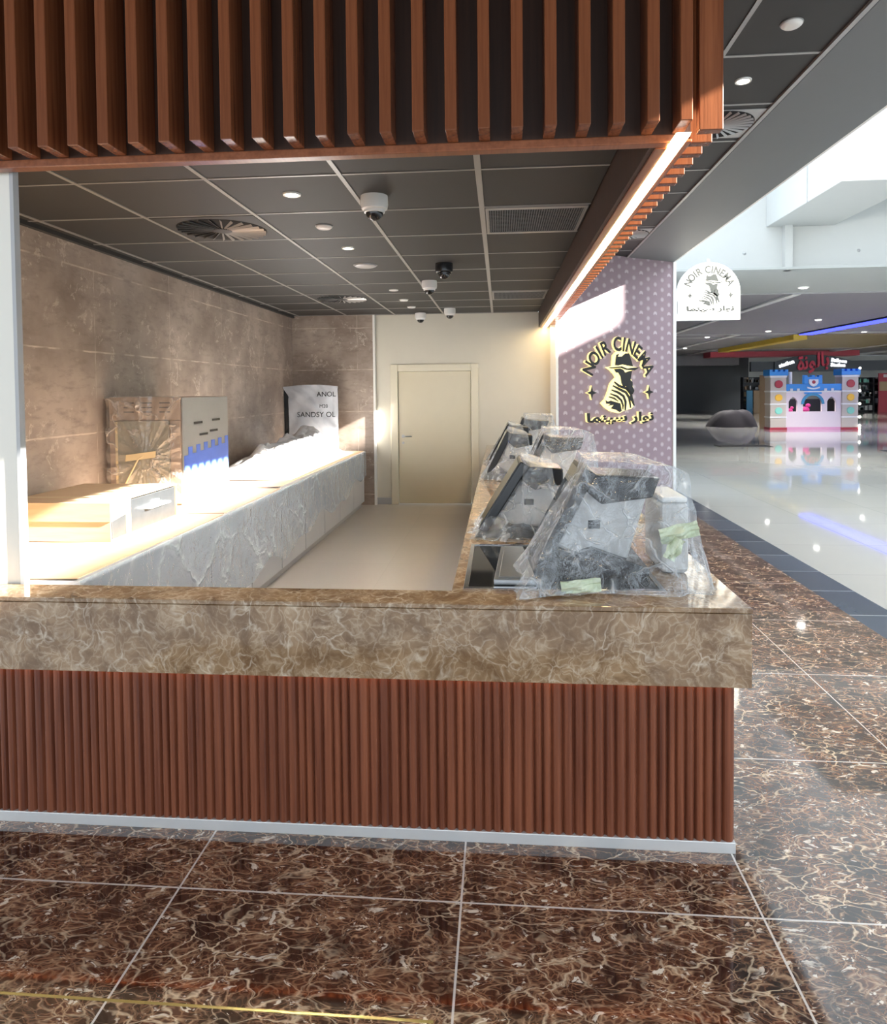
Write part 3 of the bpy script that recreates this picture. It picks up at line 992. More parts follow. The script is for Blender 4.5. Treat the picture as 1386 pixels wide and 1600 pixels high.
def emblem(root, x0, z0, s, ymid, depth, plate_depth, mats_letter, mats_plate, plate=True):
    """lays the whole emblem out around local (x0, z0) with scale s; local -y is the front"""
    def cv(poly):
        return [((zx(*p)[0] - 1.115) * s, (zx(*p)[1] - 1.80) * s) for p in poly]
    tf = upright(x0, z0, ymid)
    # arched lettering
    word = 'NOIR CINEMA'
    wid = {'N': 1.15, 'O': 1.15, 'I': 0.62, 'R': 1.0, ' ': 0.62, 'C': 1.05, 'E': 0.92, 'M': 1.3, 'A': 1.1}
    tot = sum(wid[c] for c in word)
    a = math.radians(163)
    span = math.radians(146)
    for ch in word:
        half = wid[ch] / tot * span / 2
        a -= half
        if ch != ' ':
            me = text_mesh(ch, 0.285 * s, depth, offset=0.009 * s)
            R = 0.535 * s
            cx, cz = R * math.cos(a), R * math.sin(a) + (1.734 - 1.80) * s
            stand(me, mats_letter, upright(x0 + cx, z0 + cz, ymid, 1, a - PI / 2, 0.82))
            front_faces(me)
            link_mesh('letter', me, None, root)
        a -= half
    # portrait
    if plate:
        me = shape_mesh([cv(SIL)], plate_depth)
        stand(me, mats_plate, upright(x0, z0, ymid))
        front_faces(me)
        pl = link_mesh('portrait_plate', me, None, root)
    else:
        pl = root
    off = ymid - (plate_depth / 2 + 0.006 if plate else 0)
    for nm, poly in BLK.items():
        me = shape_mesh([cv(poly)], 0.012 if plate else depth)
        stand(me, mats_letter, upright(x0, z0, off))
        front_faces(me)
        link_mesh(nm, me, None, pl)
    for pts, w0, w1 in STR:
        me = shape_mesh([cv(strip_poly(pts, w0, w1))], 0.012 if plate else depth)
        stand(me, mats_letter, upright(x0, z0, off))
        front_faces(me)
        link_mesh('coat_stripe', me, None, pl)
    for cxp in (300, 1130):
        cx, cz = ((zx(cxp, 870)[0] - 1.115) * s, (zx(cxp, 870)[1] - 1.80) * s)
        st = []
        for k in range(8):
            rr = (0.105 if k % 2 == 0 else 0.034) * s
            st.append((cx + rr * 0.92 * math.cos(k * PI / 4), cz + rr * math.sin(k * PI / 4)))
        me = shape_mesh([st], depth)
        stand(me, mats_letter, upright(x0, z0, ymid))
        front_faces(me)
        link_mesh('star', me, None, root)
    me = text_mesh(ARAB, 0.27 * s, depth, offset=0.012 * s)
    xs = [v.co.x for v in me.vertices] or [0, 1]
    k = 1.30 * s / max(0.01, max(xs) - min(xs))
    mid = (max(xs) + min(xs)) / 2
    for v in me.vertices:
        v.co.x = (v.co.x - mid) * k
        v.co.y = v.co.y * 0.66
    stand(me, mats_letter, upright(x0 + 0.03 * s, z0 - 0.585 * s, ymid))
    front_faces(me)
    link_mesh('arabic_lettering', me, None, root)

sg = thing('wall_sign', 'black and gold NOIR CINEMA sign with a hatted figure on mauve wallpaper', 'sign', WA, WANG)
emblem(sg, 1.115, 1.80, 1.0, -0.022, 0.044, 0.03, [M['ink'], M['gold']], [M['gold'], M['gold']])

# arched lightbox hanging off the end of that wall
lb = thing('lightbox_sign', 'glowing white arched NOIR CINEMA lightbox hanging beside the mauve wall', 'sign', (3.275, 11.1, 2.765))
arch = [(-0.475, 0), (0.475, 0), (0.475, 0.44)] + [(0.475 * math.cos(a), 0.44 + 0.46 * math.sin(a)) for a in [PI * k / 24 for k in range(1, 24)]] + [(-0.475, 0.44)]
me = shape_mesh([arch], 0.10)
stand(me, [M['signlit'], M['white']], upright(0, 0, 0))
front_faces(me)
link_mesh('light_panel', me, None, lb)
emblem(lb, 0.0, 0.47, 0.56, -0.055, 0.01, 0.01, [M['grey_ink'], M['grey_ink']], None, plate=False)
obj('bracket', MB().box(-0.53, -0.47, -0.02, 0.02, 0.1, 0.3).box(-0.02, 0.02, -0.01, 0.01, 0.89, 0.96), M['steel'], lb)

# ------------------------------------------------------------------ back counter along the left wall
bc = thing('back_counter', 'long low pale grey back counter along the stone-tiled left wall', 'counter', (-2.5, 6.4, 0))
obj('carcass', MB().box(-0.575, 0.50, -3.40, 3.46, 0.08, 0.79), M['greycab'], bc)
obj('worktop', MB().box(-0.585, 0.515, -3.42, 3.47, 0.79, 0.815), M['greycab'], bc, bevel=0.003)
obj('plinth', MB().box(-0.575, 0.46, -3.38, 3.44, 0, 0.08), M['greyplate'], bc)
dp = None
for k in range(9):
    o = obj('door', MB().box(0.50, 0.512, -0.37, 0.37, 0.09, 0.78), M['greycab'], bc, bevel=0.003) if dp is None else dp.copy()
    if dp is None: dp = o
    else: COL.objects.link(o)
    o.location = (0, -3.02 + k * 0.757, 0)

# film hanging over its front
def sheet_fn(u, v):
    y = 3.02 + 6.83 * u
    low = 0.10 + 0.38 * max(0, (u - 0.12)) ** 0.8 + 0.05 * math.sin(u * 23) + 0.04 * math.sin(u * 51 + 1)
    if u > 0.88: low += 0.02
    z = 0.822 + (low - 0.822) * v
    nz = noise.noise(Vector((y * 1.4, v * 2.0, 0.3))) * 0.5 + noise.noise(Vector((y * 5, v * 4, 7))) * 0.25
    x = -1.972 + 0.028 * (0.5 + nz) * (0.25 + v)
    return (x, y, z)
def lip_fn(u, v):
    p = sheet_fn(u, 0)
    return (p[0] - 0.14 * v * (0.6 + 0.4 * math.sin(u * 17)), p[1], 0.8235 + 0.003 * math.sin(u * 60 + v * 3))
tag(obj('plastic_sheet', MB().grid(150, 14, sheet_fn), M['filmblue'], loc=(-1.97, 6.4, 0.82), smooth=True),
    'bluish clear plastic sheet hanging down the front of the back counter', 'plastic sheet')

# cardboard on the worktop
def card_sheet(label, pts, z, curl=0.0):
    n = 10
    (a, b, c, d) = [Vector(p) for p in pts]
    def fn(u, v):
        p = a.lerp(b, u).lerp(d.lerp(c, u), v)
        return (p.x, p.y, z + 0.006 + curl * max(0, u - 0.6) ** 2 + 0.003 * math.sin(7 * u + 5 * v))
    m = MB()
    m.grid(n, n, fn)
    nv = len(m.v)
    m.grid(n, n, lambda u, v: tuple(Vector(fn(u, v)) - Vector((0, 0, 0.005))))
    m.f = [f if max(f) < nv else f[::-1] for f in m.f]
    W = n + 1
    edge = [i for i in range(W)] + [j * W + n for j in range(1, W)] + [n * W + i for i in range(n - 1, -1, -1)] + [j * W for j in range(n - 1, 0, -1)]
    m.f += [(edge[i], edge[i] + nv, edge[(i + 1) % len(edge)] + nv, edge[(i + 1) % len(edge)]) for i in range(len(edge))]
    cx, cy = sum(p.x for p in (a, b, c, d)) / 4, sum(p.y for p in (a, b, c, d)) / 4
    return tag(obj('cardboard_sheet', m, M['card'], loc=(cx, cy, z)), label, 'cardboard', 'cardboard sheets on the back counter')
card_sheet('flat cardboard sheet under the carton at the near end of the back counter', [(-3.08, 3.05, 0), (-2.0, 3.05, 0), (-1.995, 4.75, 0), (-3.08, 4.75, 0)], 0.819)
card_sheet('flat cardboard sheet beside the film-wrapped oven', [(-3.08, 4.80, 0), (-2.0, 4.77, 0), (-2.0, 6.05, 0), (-3.08, 6.1, 0)], 0.819)
card_sheet('flat cardboard sheet with lifted edge in front of the crumpled plastic', [(-3.08, 6.15, 0), (-2.01, 6.07, 0), (-2.0, 7.9, 0), (-3.08, 7.8, 0)], 0.819, 0.06)
card_sheet('flat cardboard sheet at the far end of the back counter', [(-3.08, 7.9, 0), (-2.01, 7.95, 0), (-2.0, 9.85, 0), (-3.08, 9.85, 0)], 0.819)

# carton holding a steel drawer unit
bx = thing('carton', 'long low brown carton with white-taped side at the near end of the back counter', 'box', (-2.62, 4.21, 0.828))
b = MB()
b.box(-0.34, 0.34, -0.41, 0.41, 0.0, 0.012)
b.box(-0.34, 0.34, -0.41, -0.403, 0.012, 0.225)
b.box(-0.34, 0.34, 0.403, 0.41, 0.012, 0.225)
b.box(-0.34, -0.333, -0.403, 0.403, 0.012, 0.225)
obj('carton_body', b, M['card'], bx)
b = MB()
b.box(-0.345, 0.345, -0.415, 0.415, 0.225, 0.231)
b.box(-0.345, 0.345, -0.418, -0.411, 0.12, 0.231)
b.prism([(-0.41, 0.231), (-0.41, 0.12), (-0.25, 0.14), (-0.20, 0.231)], 'x', 0.341, 0.346)
obj('lid_flap', b, M['card'], bx)
dw = obj('steel_drawer', MB().box(-0.30, 0.338, -0.39, 0.39, 0.012, 0.215), M['dsteel'], bx, bevel=0.004)
hd = MB()
hd.tube([(0.338, -0.02, 0.135), (0.375, -0.02, 0.135), (0.375, 0.24, 0.135), (0.338, 0.24, 0.135)], 0.008)
hd.box(0.338, 0.350, 0.08, 0.15, 0.12, 0.17)
obj('handle', hd, M['camwhite'], dw)
obj('tape', MB().box(0.3385, 0.342, -0.24, -0.19, 0.0, 0.225).box(-0.345, 0.346, -0.22, -0.20, 0.2312, 0.2322), M['tape'], bx)

# film-wrapped warming oven
ov = thing('wrapped_oven', 'tall film-wrapped oven with a strip of tape across its front', 'oven', (-2.76, 5.55, 0.828))
b = MB()
b.box(-0.29, 0.29, -0.45, 0.45, 0.66, 0.84)
b.box(-0.29, -0.24, -0.45, 0.45, 0.0, 0.66)
b.box(0.20, 0.29, -0.45, 0.45, 0.0, 0.66)
b.box(-0.24, 0.20, -0.45, 0.45, 0.0, 0.06)
b.box(-0.24, 0.20, 0.40, 0.45, 0.06, 0.66)
obj('body', b, M['ovenbrown'], ov, bevel=0.006)
gl = obj('glass_door', MB().box(-0.238, 0.198, -0.462, -0.43, 0.062, 0.655), M['ovenglass'], ov, bevel=0.004)
obj('door_edge', MB().box(-0.232, -0.215, -0.47, -0.461, 0.07, 0.65), M['tape'], gl)
vt = MB()
for i in range(3):
    for j in range(3):
        x = -0.17 + i * 0.145
        vt.box(x, x + 0.085, -0.4525, -0.449, 0.79 - j * 0.035, 0.80 - j * 0.035)
obj('vent_slots', vt, M['cavity_shade'], ov)  # raised strips, slot shade put into their dark colour
sp = obj('side_panel', MB().box(0.29, 0.302, -0.44, 0.44, 0.02, 0.835), M['sidegrey'], ov, bevel=0.003)
sp['label'] = 'grey side panel with dark marks'
vt = MB()
for yy, zz in ((-0.25, 0.62), (0.1, 0.63), (-0.15, 0.52), (0.05, 0.54)):
    vt.box(0.302, 0.3035, yy, yy + 0.16, zz, zz + 0.018)
obj('side_slots', vt, M['black'], sp)
bf = MB()
nn = 12
for i in range(nn):
    y0 = -0.43 + 0.86 * i / nn
    y1 = -0.43 + 0.86 * (i + 1) / nn
    bf.box(0.3025, 0.305, y0, y1, 0.05, 0.40 + (0.04 if i % 2 else -0.02) + 0.05 * i / nn)
q = obj('protective_film', bf, M['blue'], sp)
q['label'] = 'blue protective film on the lower side'
def ovfilm(u, v):
    # gathered towards the tape in the middle of the front
    x = -0.30 + 0.60 * u
    z = 0.02 + 0.83 * v
    d = math.hypot(x - 0.02, z - 0.36)
    a = math.atan2(z - 0.36, x - 0.02)
    f = 0.012 * math.sin(a * 14) * min(1, d * 4) + 0.008 * math.sin(a * 31 + 1)
    return (x, -0.478 - 0.015 * max(0, 1 - d * 5) + f * 0.8, z)
obj('wrapping_film', MB().grid(60, 60, ovfilm), M['filmoven'], ov, smooth=True)
q = obj('tape_strip', MB().prism([(-0.13, 0.345), (0.11, 0.375), (0.115, 0.425), (-0.125, 0.395)], 'y', -0.512, -0.508), M['tape'], ov)
q['label'] = 'beige tape strip'
obj('strap', MB().tube([(-0.20, -0.50, 0.06), (-0.03, -0.51, 0.36), (0.03, -0.505, 0.40)], 0.006), M['tape'], ov)

# crumpled polythene heap
def heap_fn(u, v):
    x = -3.05 + 1.0 * u
    y = 6.55 + 2.9 * v
    e = min(u, 1 - u, 1.0) * 2.6
    ev = min(v * 3.2, (1 - v) * 7, 1)
    env = min(1, e) * min(1, ev)
    base = 0.20 + 0.22 * v
    nz = abs(noise.noise(Vector((x * 3.1, y * 2.4, 1)))) * 0.16 + abs(noise.noise(Vector((x * 9, y * 7, 4)))) * 0.07
    h = env * (base * (1.0 - 0.35 * u) + nz - 0.03)
    return (x, y, 0.832 + max(0.0, h) + 0.05 * max(0, u - .9))
tag(obj('crumpled_plastic', MB().grid(60, 110, heap_fn), M['heap'], loc=(-2.55, 8.0, 0.83)),
    'sunlit heap of crumpled white plastic sheeting on the back counter', 'plastic sheet')
# wrapped panel at the far end
wr = thing('wrapped_screen', 'grey sheet-wrapped black screen standing at the far end of the back counter', 'screen', (-2.68, 9.6, 0.838))
obj('screen_panel', MB().box(-0.42, 0.36, 0.0, 0.06, 0.0, 0.90), M['black'], wr, bevel=0.006)
def wrap_fn(u, v):
    x = -0.34 + 0.72 * u - 0.10 * max(0, v - 0.85) * (1 - u) * 6
    z = 0.03 + 0.90 * v + 0.03 * math.sin(u * 3) * v - 0.04 * (1 - v) * math.sin(u * 9)
    nz = noise.noise(Vector((u * 4, v * 4, 2))) * 0.035 + noise.noise(Vector((u * 9 + v * 9, v * 3, 5))) * 0.02
    return (x, -0.045 + nz, z)
q = obj('wrapping_sheet', MB().grid(40, 44, wrap_fn), M['sheet'], wr, smooth=True)
for body, dx, dz, sz in (('SANDSY OL', 0.07, 0.50, 0.105), ('ANOL', 0.22, 0.79, 0.10), ('M20', 0.18, 0.63, 0.07)):
    me = text_mesh(body, sz, 0.004)
    stand(me, [M['black'], M['black']], upright(dx, dz, -0.082))
    link_mesh('printed_text', me, None, q)

# ------------------------------------------------------------------ till terminals under plastic
def terminal(label, loc, slope, h, depth, big):
    """screen leans back with its face to the left (staff side); local origin at the foot of the screen"""
    t = thing('till_terminal', label, 'till', loc, 0, 'till terminals on the right counter')
    hd2 = depth / 2
    bs = MB()
    bs.prism([(-0.02, 0.0), (0.47 if big else 0.36, 0.0), (0.47 if big else 0.36, 0.03), (0.24, 0.11 if big else 0.07), (0.0, 0.03)], 'y', -hd2, hd2)
    obj('base_plate', bs, M['black'], t, bevel=0.006)
    th = 0.05
    n = math.hypot(slope, h)
    ux, uz = slope / n, h / n
    nx, nz = uz, -ux
    def P(a, b):
        return (0.0 + ux * a + nx * b, 0.045 + uz * a + nz * b)
    sc = MB()
    sc.prism([P(0, 0), P(n - 0.045, 0), P(n - 0.045, th), P(0, th)], 'y', -hd2, hd2)
    s = obj('screen', sc, M['black'], t, bevel=0.006)
    gl = MB()
    gl.prism([P(0.02, -0.003), P(n - 0.065, -0.003), P(n - 0.065, 0.0), P(0.02, 0.0)], 'y', -hd2 + 0.02, hd2 - 0.02)
    obj('screen_glass', gl, M['glassblack'], s)
    bd = MB()
    bd.prism([P(0.10, th), P(n - 0.12, th), (slope + (0.24 if big else 0.14), h * 0.72), (slope + (0.16 if big else 0.20), 0.05), (0.20, 0.05)], 'y', -hd2 * 0.72, hd2 * 0.72)
    obj('housing', bd, M['housing'], t, bevel=0.015)
    cd = MB()
    cd.prism([P(n - 0.13, th), P(n - 0.05, th), (slope + (0.29 if big else 0.20), h - 0.035), (slope + (0.26 if big else 0.2), h - 0.12), (slope + 0.05, h - 0.15)], 'y', -hd2 * 0.86, hd2 * 0.5)
    q = obj('customer_display', cd, M['black'], t, bevel=0.01)
    q['label'] = 'black customer display on the back of the till'
    lg = MB().box(slope * 0.9 + 0.02, slope * 0.9 + 0.07, -hd2 * 0.73, -hd2 * 0.72 + 0.001, h * 0.42, h * 0.50)
    obj('port_cover', lg, M['black'], t)
    return t

def drape(name, label, c, top, bot, zc, seed, mat, n=140, hem=0.05, fold=0.016):
    rnd = random.Random(seed)
    cx, cy, czt = c
    def hit(poly, a):
        d = (math.cos(a), math.sin(a))
        best = None
        for i in range(len(poly)):
            p, q = poly[i], poly[(i + 1) % len(poly)]
            ex, ey = q[0] - p[0], q[1] - p[1]
            den = d[0] * ey - d[1] * ex
            if abs(den) < 1e-9: continue
            wx, wy = p[0] - cx, p[1] - cy
            t = (wx * ey - wy * ex) / den
            s = (wx * d[1] - wy * d[0]) / den
            if t > 0 and -1e-6 <= s <= 1 + 1e-6:
                z = (p[2] + (q[2] - p[2]) * s) if len(p) > 2 else 0
                if best is None or t > best[0]:
                    best = (t, z)
        return best
    ph = [rnd.uniform(0, 6.28) for _ in range(6)]
    rings = []
    for k in range(1, 7):
        rings.append(('cap', k / 6))
    for k in range(1, 23):
        rings.append(('skirt', k / 22))
    for k in range(1, 4):
        rings.append(('hem', k / 3))
    vs = [(cx, cy, czt)]
    for kind, t in rings:
        for i in range(n):
            a = 2 * PI * i / n
            rt_, zt = hit(top, a)
            rb, _ = hit(bot, a)
            if kind == 'cap':
                r, z = rt_ * t, czt + (zt - czt) * t ** 1.6
                z += 0.006 * noise.noise(Vector((math.cos(a) * t * 4 + seed, math.sin(a) * t * 4, 1)))
            elif kind == 'skirt':
                r = rt_ + (rb - rt_) * t ** 1.12
                z = zt + (zc + 0.004 - zt) * t
                fo = math.sin(9 * a + ph[0]) + 0.8 * math.sin(17 * a + ph[1] + 1.5 * t) + 0.6 * math.sin(31 * a + ph[2])
                r += fold * t * fo * (0.6 + 0.6 * noise.noise(Vector((math.cos(a) * 2, math.sin(a) * 2, seed))))
                r += 0.02 * t * (1 - t) * 4 * noise.noise(Vector((math.cos(a) * 5 + seed, math.sin(a) * 5, t * 5)))
            else:
                fo = math.sin(9 * a + ph[0]) + 0.8 * math.sin(17 * a + ph[1] + 1.5) + 0.6 * math.sin(31 * a + ph[2])
                r = rb + fold * fo * 0.7 + hem * t * (0.8 + 0.9 * noise.noise(Vector((math.cos(a) * 3 + seed, math.sin(a) * 3, 9))))
                z = zc + 0.004 + 0.014 * abs(noise.noise(Vector((math.cos(a) * 9, math.sin(a) * 9, t * 3 + seed))))
            vs.append((cx + r * math.cos(a), cy + r * math.sin(a), z))
    fs = [(0, 1 + i, 1 + (i + 1) % n) for i in range(n)]
    for k in range(len(rings) - 1):
        for i in range(n):
            i2 = (i + 1) % n
            fs.append((1 + k * n + i, 1 + (k + 1) * n + i, 1 + (k + 1) * n + i2, 1 + k * n + i2))
    m = MB()
    m.add(vs, fs)
    o = obj(name, m, mat, loc=(cx, cy, zc), smooth=True)
    return tag(o, label, 'plastic sheet', 'plastic sheets over the tills')

ZC = 0.916
Zt = 0.926
# (label, x, y, slope, height, depth, big)
T = [('large till terminal nearest the counter corner, black screen leaning left', 0.14, 3.06, 0.23, 0.44, 0.42, True, Zt),
     ('till terminal behind the black glass well, screen leaning steeply left', -0.12, 3.80, 0.25, 0.40, 0.40, False, ZC),
     ('second large till terminal along the counter edge, under clear film', 0.14, 5.35, 0.20, 0.45, 0.40, True, ZC),
     ('leaning till terminal by the inner counter edge, half way back', -0.13, 6.15, 0.21, 0.42, 0.40, False, ZC),
     ('farthest large till terminal in front of the cream wall', 0.10, 8.05, 0.17, 0.46, 0.40, True, ZC),
     ('farthest leaning till terminal by the inner counter edge', -0.12, 7.41, 0.22, 0.42, 0.40, False, ZC)]
for lab, x, y, s, h, d, big, z0 in T:
    terminal(lab, (x, y, z0), s, h, d, big)
pr = thing('receipt_printer', 'pale box-shaped printer under the front plastic sheet beside the large till', 'printer', (0.745, 3.10, ZC))
obj('body', MB().box(-0.07, 0.045, -0.17, 0.17, 0.0, 0.30), M['housing'], pr, bevel=0.02)
obj('lid', MB().box(-0.065, 0.04, -0.165, 0.165, 0.30, 0.325), M['camwhite'], pr, bevel=0.01)

drape('plastic_cover', 'clear plastic sheet draped over the large till at the counter corner', (0.52, 3.05, 1.412),
      [(0.35, 2.84, 1.405), (0.70, 2.82, 1.385), (0.775, 2.88, 1.345), (0.78, 3.25, 1.335), (0.62, 3.30, 1.395), (0.37, 3.28, 1.40)],
      [(0.06, 2.52, 0), (0.30, 2.62, 0), (0.60, 2.60, 0), (0.80, 2.62, 0), (0.84, 2.80, 0), (0.84, 3.40, 0), (0.55, 3.42, 0), (0.25, 3.36, 0), (0.12, 3.22, 0), (0.04, 2.95, 0)],
      ZC, 3, M['film'], hem=0.012)
drape('plastic_cover', 'clear plastic sheet over the leaning till behind the black glass well', (0.16, 3.82, 1.315),
      [(0.12, 3.58, 1.330), (0.27, 3.60, 1.285), (0.30, 4.02, 1.285), (0.12, 4.04, 1.330)],
      [(-0.15, 3.56, 0), (0.05, 3.48, 0), (0.30, 3.50, 0), (0.46, 3.6, 0), (0.46, 4.1, 0), (0.1, 4.2, 0), (-0.15, 4.1, 0)],
      ZC, 11, M['film'], n=110, hem=0.02)
drape('plastic_cover', 'clear plastic sheet over the second large till along the counter edge', (0.46, 5.35, 1.415),
      [(0.33, 5.12, 1.405), (0.62, 5.12, 1.395), (0.70, 5.20, 1.36), (0.70, 5.55, 1.36), (0.33, 5.58, 1.405)],
      [(0.08, 5.02, 0), (0.4, 4.95, 0), (0.74, 5.0, 0), (0.78, 5.3, 0), (0.78, 5.7, 0), (0.4, 5.75, 0), (0.1, 5.6, 0)],
      ZC, 21, M['film'], n=90, hem=0.015)
drape('plastic_cover', 'clear plastic sheet over the leaning till half way back on the inner edge', (0.12, 6.16, 1.345),
      [(0.07, 5.93, 1.362), (0.24, 5.95, 1.31), (0.24, 6.37, 1.31), (0.07, 6.39, 1.362)],
      [(-0.165, 5.92, 0), (0.1, 5.84, 0), (0.40, 5.92, 0), (0.40, 6.45, 0), (0.1, 6.55, 0), (-0.165, 6.4, 0)],
      ZC, 31, M['film'], n=80, hem=0.015)
drape('plastic_cover', 'clear plastic sheet over the farthest large till by the cream wall', (0.45, 8.05, 1.425),
      [(0.28, 7.83, 1.42), (0.60, 7.83, 1.405), (0.62, 8.27, 1.405), (0.28, 8.27, 1.42)],
      [(0.05, 7.80, 0), (0.4, 7.76, 0), (0.70, 7.80, 0), (0.70, 8.35, 0), (0.3, 8.4, 0), (0.06, 8.3, 0)],
      ZC, 41, M['film'], n=80, hem=0.01)
drape('plastic_cover', 'clear plastic sheet over the farthest leaning till on the inner edge', (0.13, 7.42, 1.345),
      [(0.09, 7.20, 1.362), (0.24, 7.21, 1.31), (0.24, 7.61, 1.31), (0.09, 7.62, 1.362)],
      [(-0.16, 7.2, 0), (0.1, 7.1, 0), (0.38, 7.15, 0), (0.38, 7.62, 0), (0.1, 7.65, 0), (-0.16, 7.66, 0)],
      ZC, 51, M['film'], n=80, hem=0.01)

# crumpled tape scraps stuck on the front cover
def scrap(label, loc, lx, lz, seed, tilt):
    def fn(u, v):
        a = (u - 0.5) * lx
        b = (v - 0.5) * lz
        nz = noise.noise(Vector((u * 3 + seed, v * 3, seed))) * 0.03
        return (a * math.cos(tilt) - b * math.sin(tilt), -0.01 + nz, a * math.sin(tilt) + b * math.cos(tilt))
    m = MB()
    m.grid(10, 6, fn)
    nv = len(m.v)
    m.grid(10, 6, lambda u, v: (fn(u, v)[0], fn(u, v)[1] + 0.002, fn(u, v)[2]))
    o = obj('tape_scrap', m, M['greentape'], None)
    o.location = loc
    return tag(o, label, 'tape', 'tape scraps on the front plastic sheet')
scrap('pale green crumpled tape on the right side of the front plastic sheet, upper piece', (0.69, 2.71, 1.14), 0.15, 0.06, 2, 0.25)
scrap('pale green folded tape low on the right side of the front plastic sheet', (0.66, 2.665, 1.085), 0.09, 0.05, 6, 1.1)
scrap('pale tape on the front hem of the plastic sheet beside the well rim', (0.30, 2.60, 0.955), 0.15, 0.05, 9, 0.1)

# ------------------------------------------------------------------ castle booth in the mall
cs = thing('castle_booth', 'toy castle booth with blue battlements on the white mall floor', 'booth', (12.42, 28.3, 0))
def arched(x0, x1, z0, zs, pointed=False):
    r = (x1 - x0) / 2
    cx = (x0 + x1) / 2
    if pointed:
        top = [(x1, zs), (cx + r * 0.6, zs + r * 0.7), (cx, zs + r * 1.15), (cx - r * 0.6, zs + r * 0.7), (x0, zs)]
    else:
        top = [(cx + r * math.cos(PI * k / 12), zs + r * math.sin(PI * k / 12)) for k in range(13)]
    return [(x0, z0), (x1, z0)] + top
outl = [(-1.08, 0.06), (1.06, 0.06), (1.06, 1.50), (-1.08, 1.50)]
me = shape_mesh([outl, arched(-0.95, -0.62, 0.72, 1.12, True), arched(-0.40, 0.32, 0.72, 1.02), arched(0.52, 0.85, 0.72, 1.12, True)], 0.10)
stand(me, [M['castle_pink']], upright(0, 0, 0))
link_mesh('front_wall', me, None, cs)
obj('base_strip', MB().box(-1.08, 1.06, -0.07, 0.05, 0.0, 0.10), M['rose'], cs)
obj('side_wall', MB().box(-1.66, -1.58, 0.46, 1.1, 0, 2.2), M['castle_tan'], cs)
obj('side_wall', MB().box(1.56, 1.64, 0.46, 1.1, 0, 2.2), M['castle_tan'], cs)
obj('counter_shelf', MB().box(-1.05, 1.05, 0.06, 0.4, 0.62, 0.68), M['castle_tan'], cs)
obj('back_wall', MB().box(-1.58, 1.56, 1.0, 1.1, 0, 1.2), M['shutter'], cs)
for sx_ in (-1, 1):
    cx = -1.38 if sx_ < 0 else 1.36
    tw = obj('tower', MB().box(cx - 0.31, cx + 0.31, -0.12, 0.45, 0.08, 2.14), M['castle_grey'], cs, bevel=0.02)
    obj('tower_foot', MB().box(cx - 0.33, cx + 0.33, -0.15, 0.47, 0, 0.09), M['castle_red'], tw)
    for z in (0.50, 1.02, 1.53):
        obj('moulding', MB().box(cx - 0.325, cx + 0.325, -0.145, 0.46, z - 0.03, z + 0.03), M['white'], tw, bevel=0.01)
    obj('moulding', MB().box(cx - 0.33, cx + 0.33, -0.15, 0.46, 2.08, 2.16), M['white'], tw, bevel=0.01)
    for z, mn, rr in ((1.82, 'castle_red', 0.155), (1.28, 'castle_yellow', 0.14), (0.76, 'castle_mint', 0.14)):
        obj('disc', MB().lathe([(rr, -0.12), (rr, -0.150), (rr * 0.8, -0.158)], cx + 0.01, z, 24, 'y'), M[mn], tw)
    bt = MB().box(cx - 0.36, cx + 0.36, -0.18, 0.5, 2.16, 2.32)
    for k in range(4):
        bt.box(cx - 0.36 + k * 0.20, cx - 0.36 + k * 0.20 + 0.12, -0.18, 0.5, 2.32, 2.40)
    obj('battlement', bt, M['castle_blue'], tw, bevel=0.01)
    bo = (cx + 0.34)
    if sx_ > 0:
        for z in (0.06, 0.16, 0.50, 1.02, 1.53, 2.42):
            obj('bulb', MB().lathe([(0.02, z - 0.05), (0.05, z), (0.02, z + 0.05)], bo, -0.16, 12), M['bulb'], tw, smooth=True)
bt = MB().box(-1.08, 1.06, -0.08, 0.08, 1.56, 1.82)
for x in (-0.86, -0.62, 0.40, 0.64):
    pass
bt.box(-0.38, 0.32, -0.09, 0.09, 1.82, 2.10)
for x in (-0.38, -0.10, 0.18):
    bt.box(x, x + 0.14, -0.09, 0.09, 2.10, 2.17)
bt.box(-1.08, -0.98, -0.08, 0.08, 1.50, 1.56)
bt.box(-0.36, 0.30, -0.08, 0.08, 1.42, 1.56)
ml = obj('battlement', bt, M['castle_blue'], cs, bevel=0.01)
mer = MB()
for x in (-0.86, -0.60, 0.44, 0.70):
    mer.box(x - 0.05, x + 0.05, -0.10, -0.07, 1.50, 1.64)
mer.box(-1.08, 1.06, -0.095, -0.07, 1.49, 1.535)
obj('merlon', mer, M['white'], ml)
shd = [(-0.19, 2.02), (-0.06, 1.99), (0.06, 2.02)]
me = shape_mesh([[(-0.21, 2.0), (0.15, 2.0), (0.15, 1.86), (0.08, 1.76), (-0.03, 1.71), (-0.14, 1.76), (-0.21, 1.86)]], 0.04)
stand(me, [M['white']], upright(0, 0, -0.11))
cr = link_mesh('crest', me, None, ml)
obj('gem', MB().lathe([(0.07, -0.13), (0.07, -0.142), (0.03, -0.15)], -0.03, 1.89, 16, 'y'), M['castle_red'], cr)
rb = MB()
for k in range(10):
    x0, x1 = -0.27 + 0.048 * k, -0.27 + 0.048 * (k + 1)
    zf = lambda x: 1.60 + 0.9 * (x + 0.03) ** 2
    rb.add([(x0, -0.12, zf(x0)), (x1, -0.12, zf(x1)), (x1, -0.12, zf(x1) + 0.06), (x0, -0.12, zf(x0) + 0.06),
            (x0, -0.09, zf(x0)), (x1, -0.09, zf(x1)), (x1, -0.09, zf(x1) + 0.06), (x0, -0.09, zf(x0) + 0.06)],
           [(0, 1, 2, 3), (7, 6, 5, 4), (0, 4, 5, 1), (3, 2, 6, 7), (0, 3, 7, 4), (1, 5, 6, 2)])
obj('ribbon', rb, M['white'], cr)
am = []
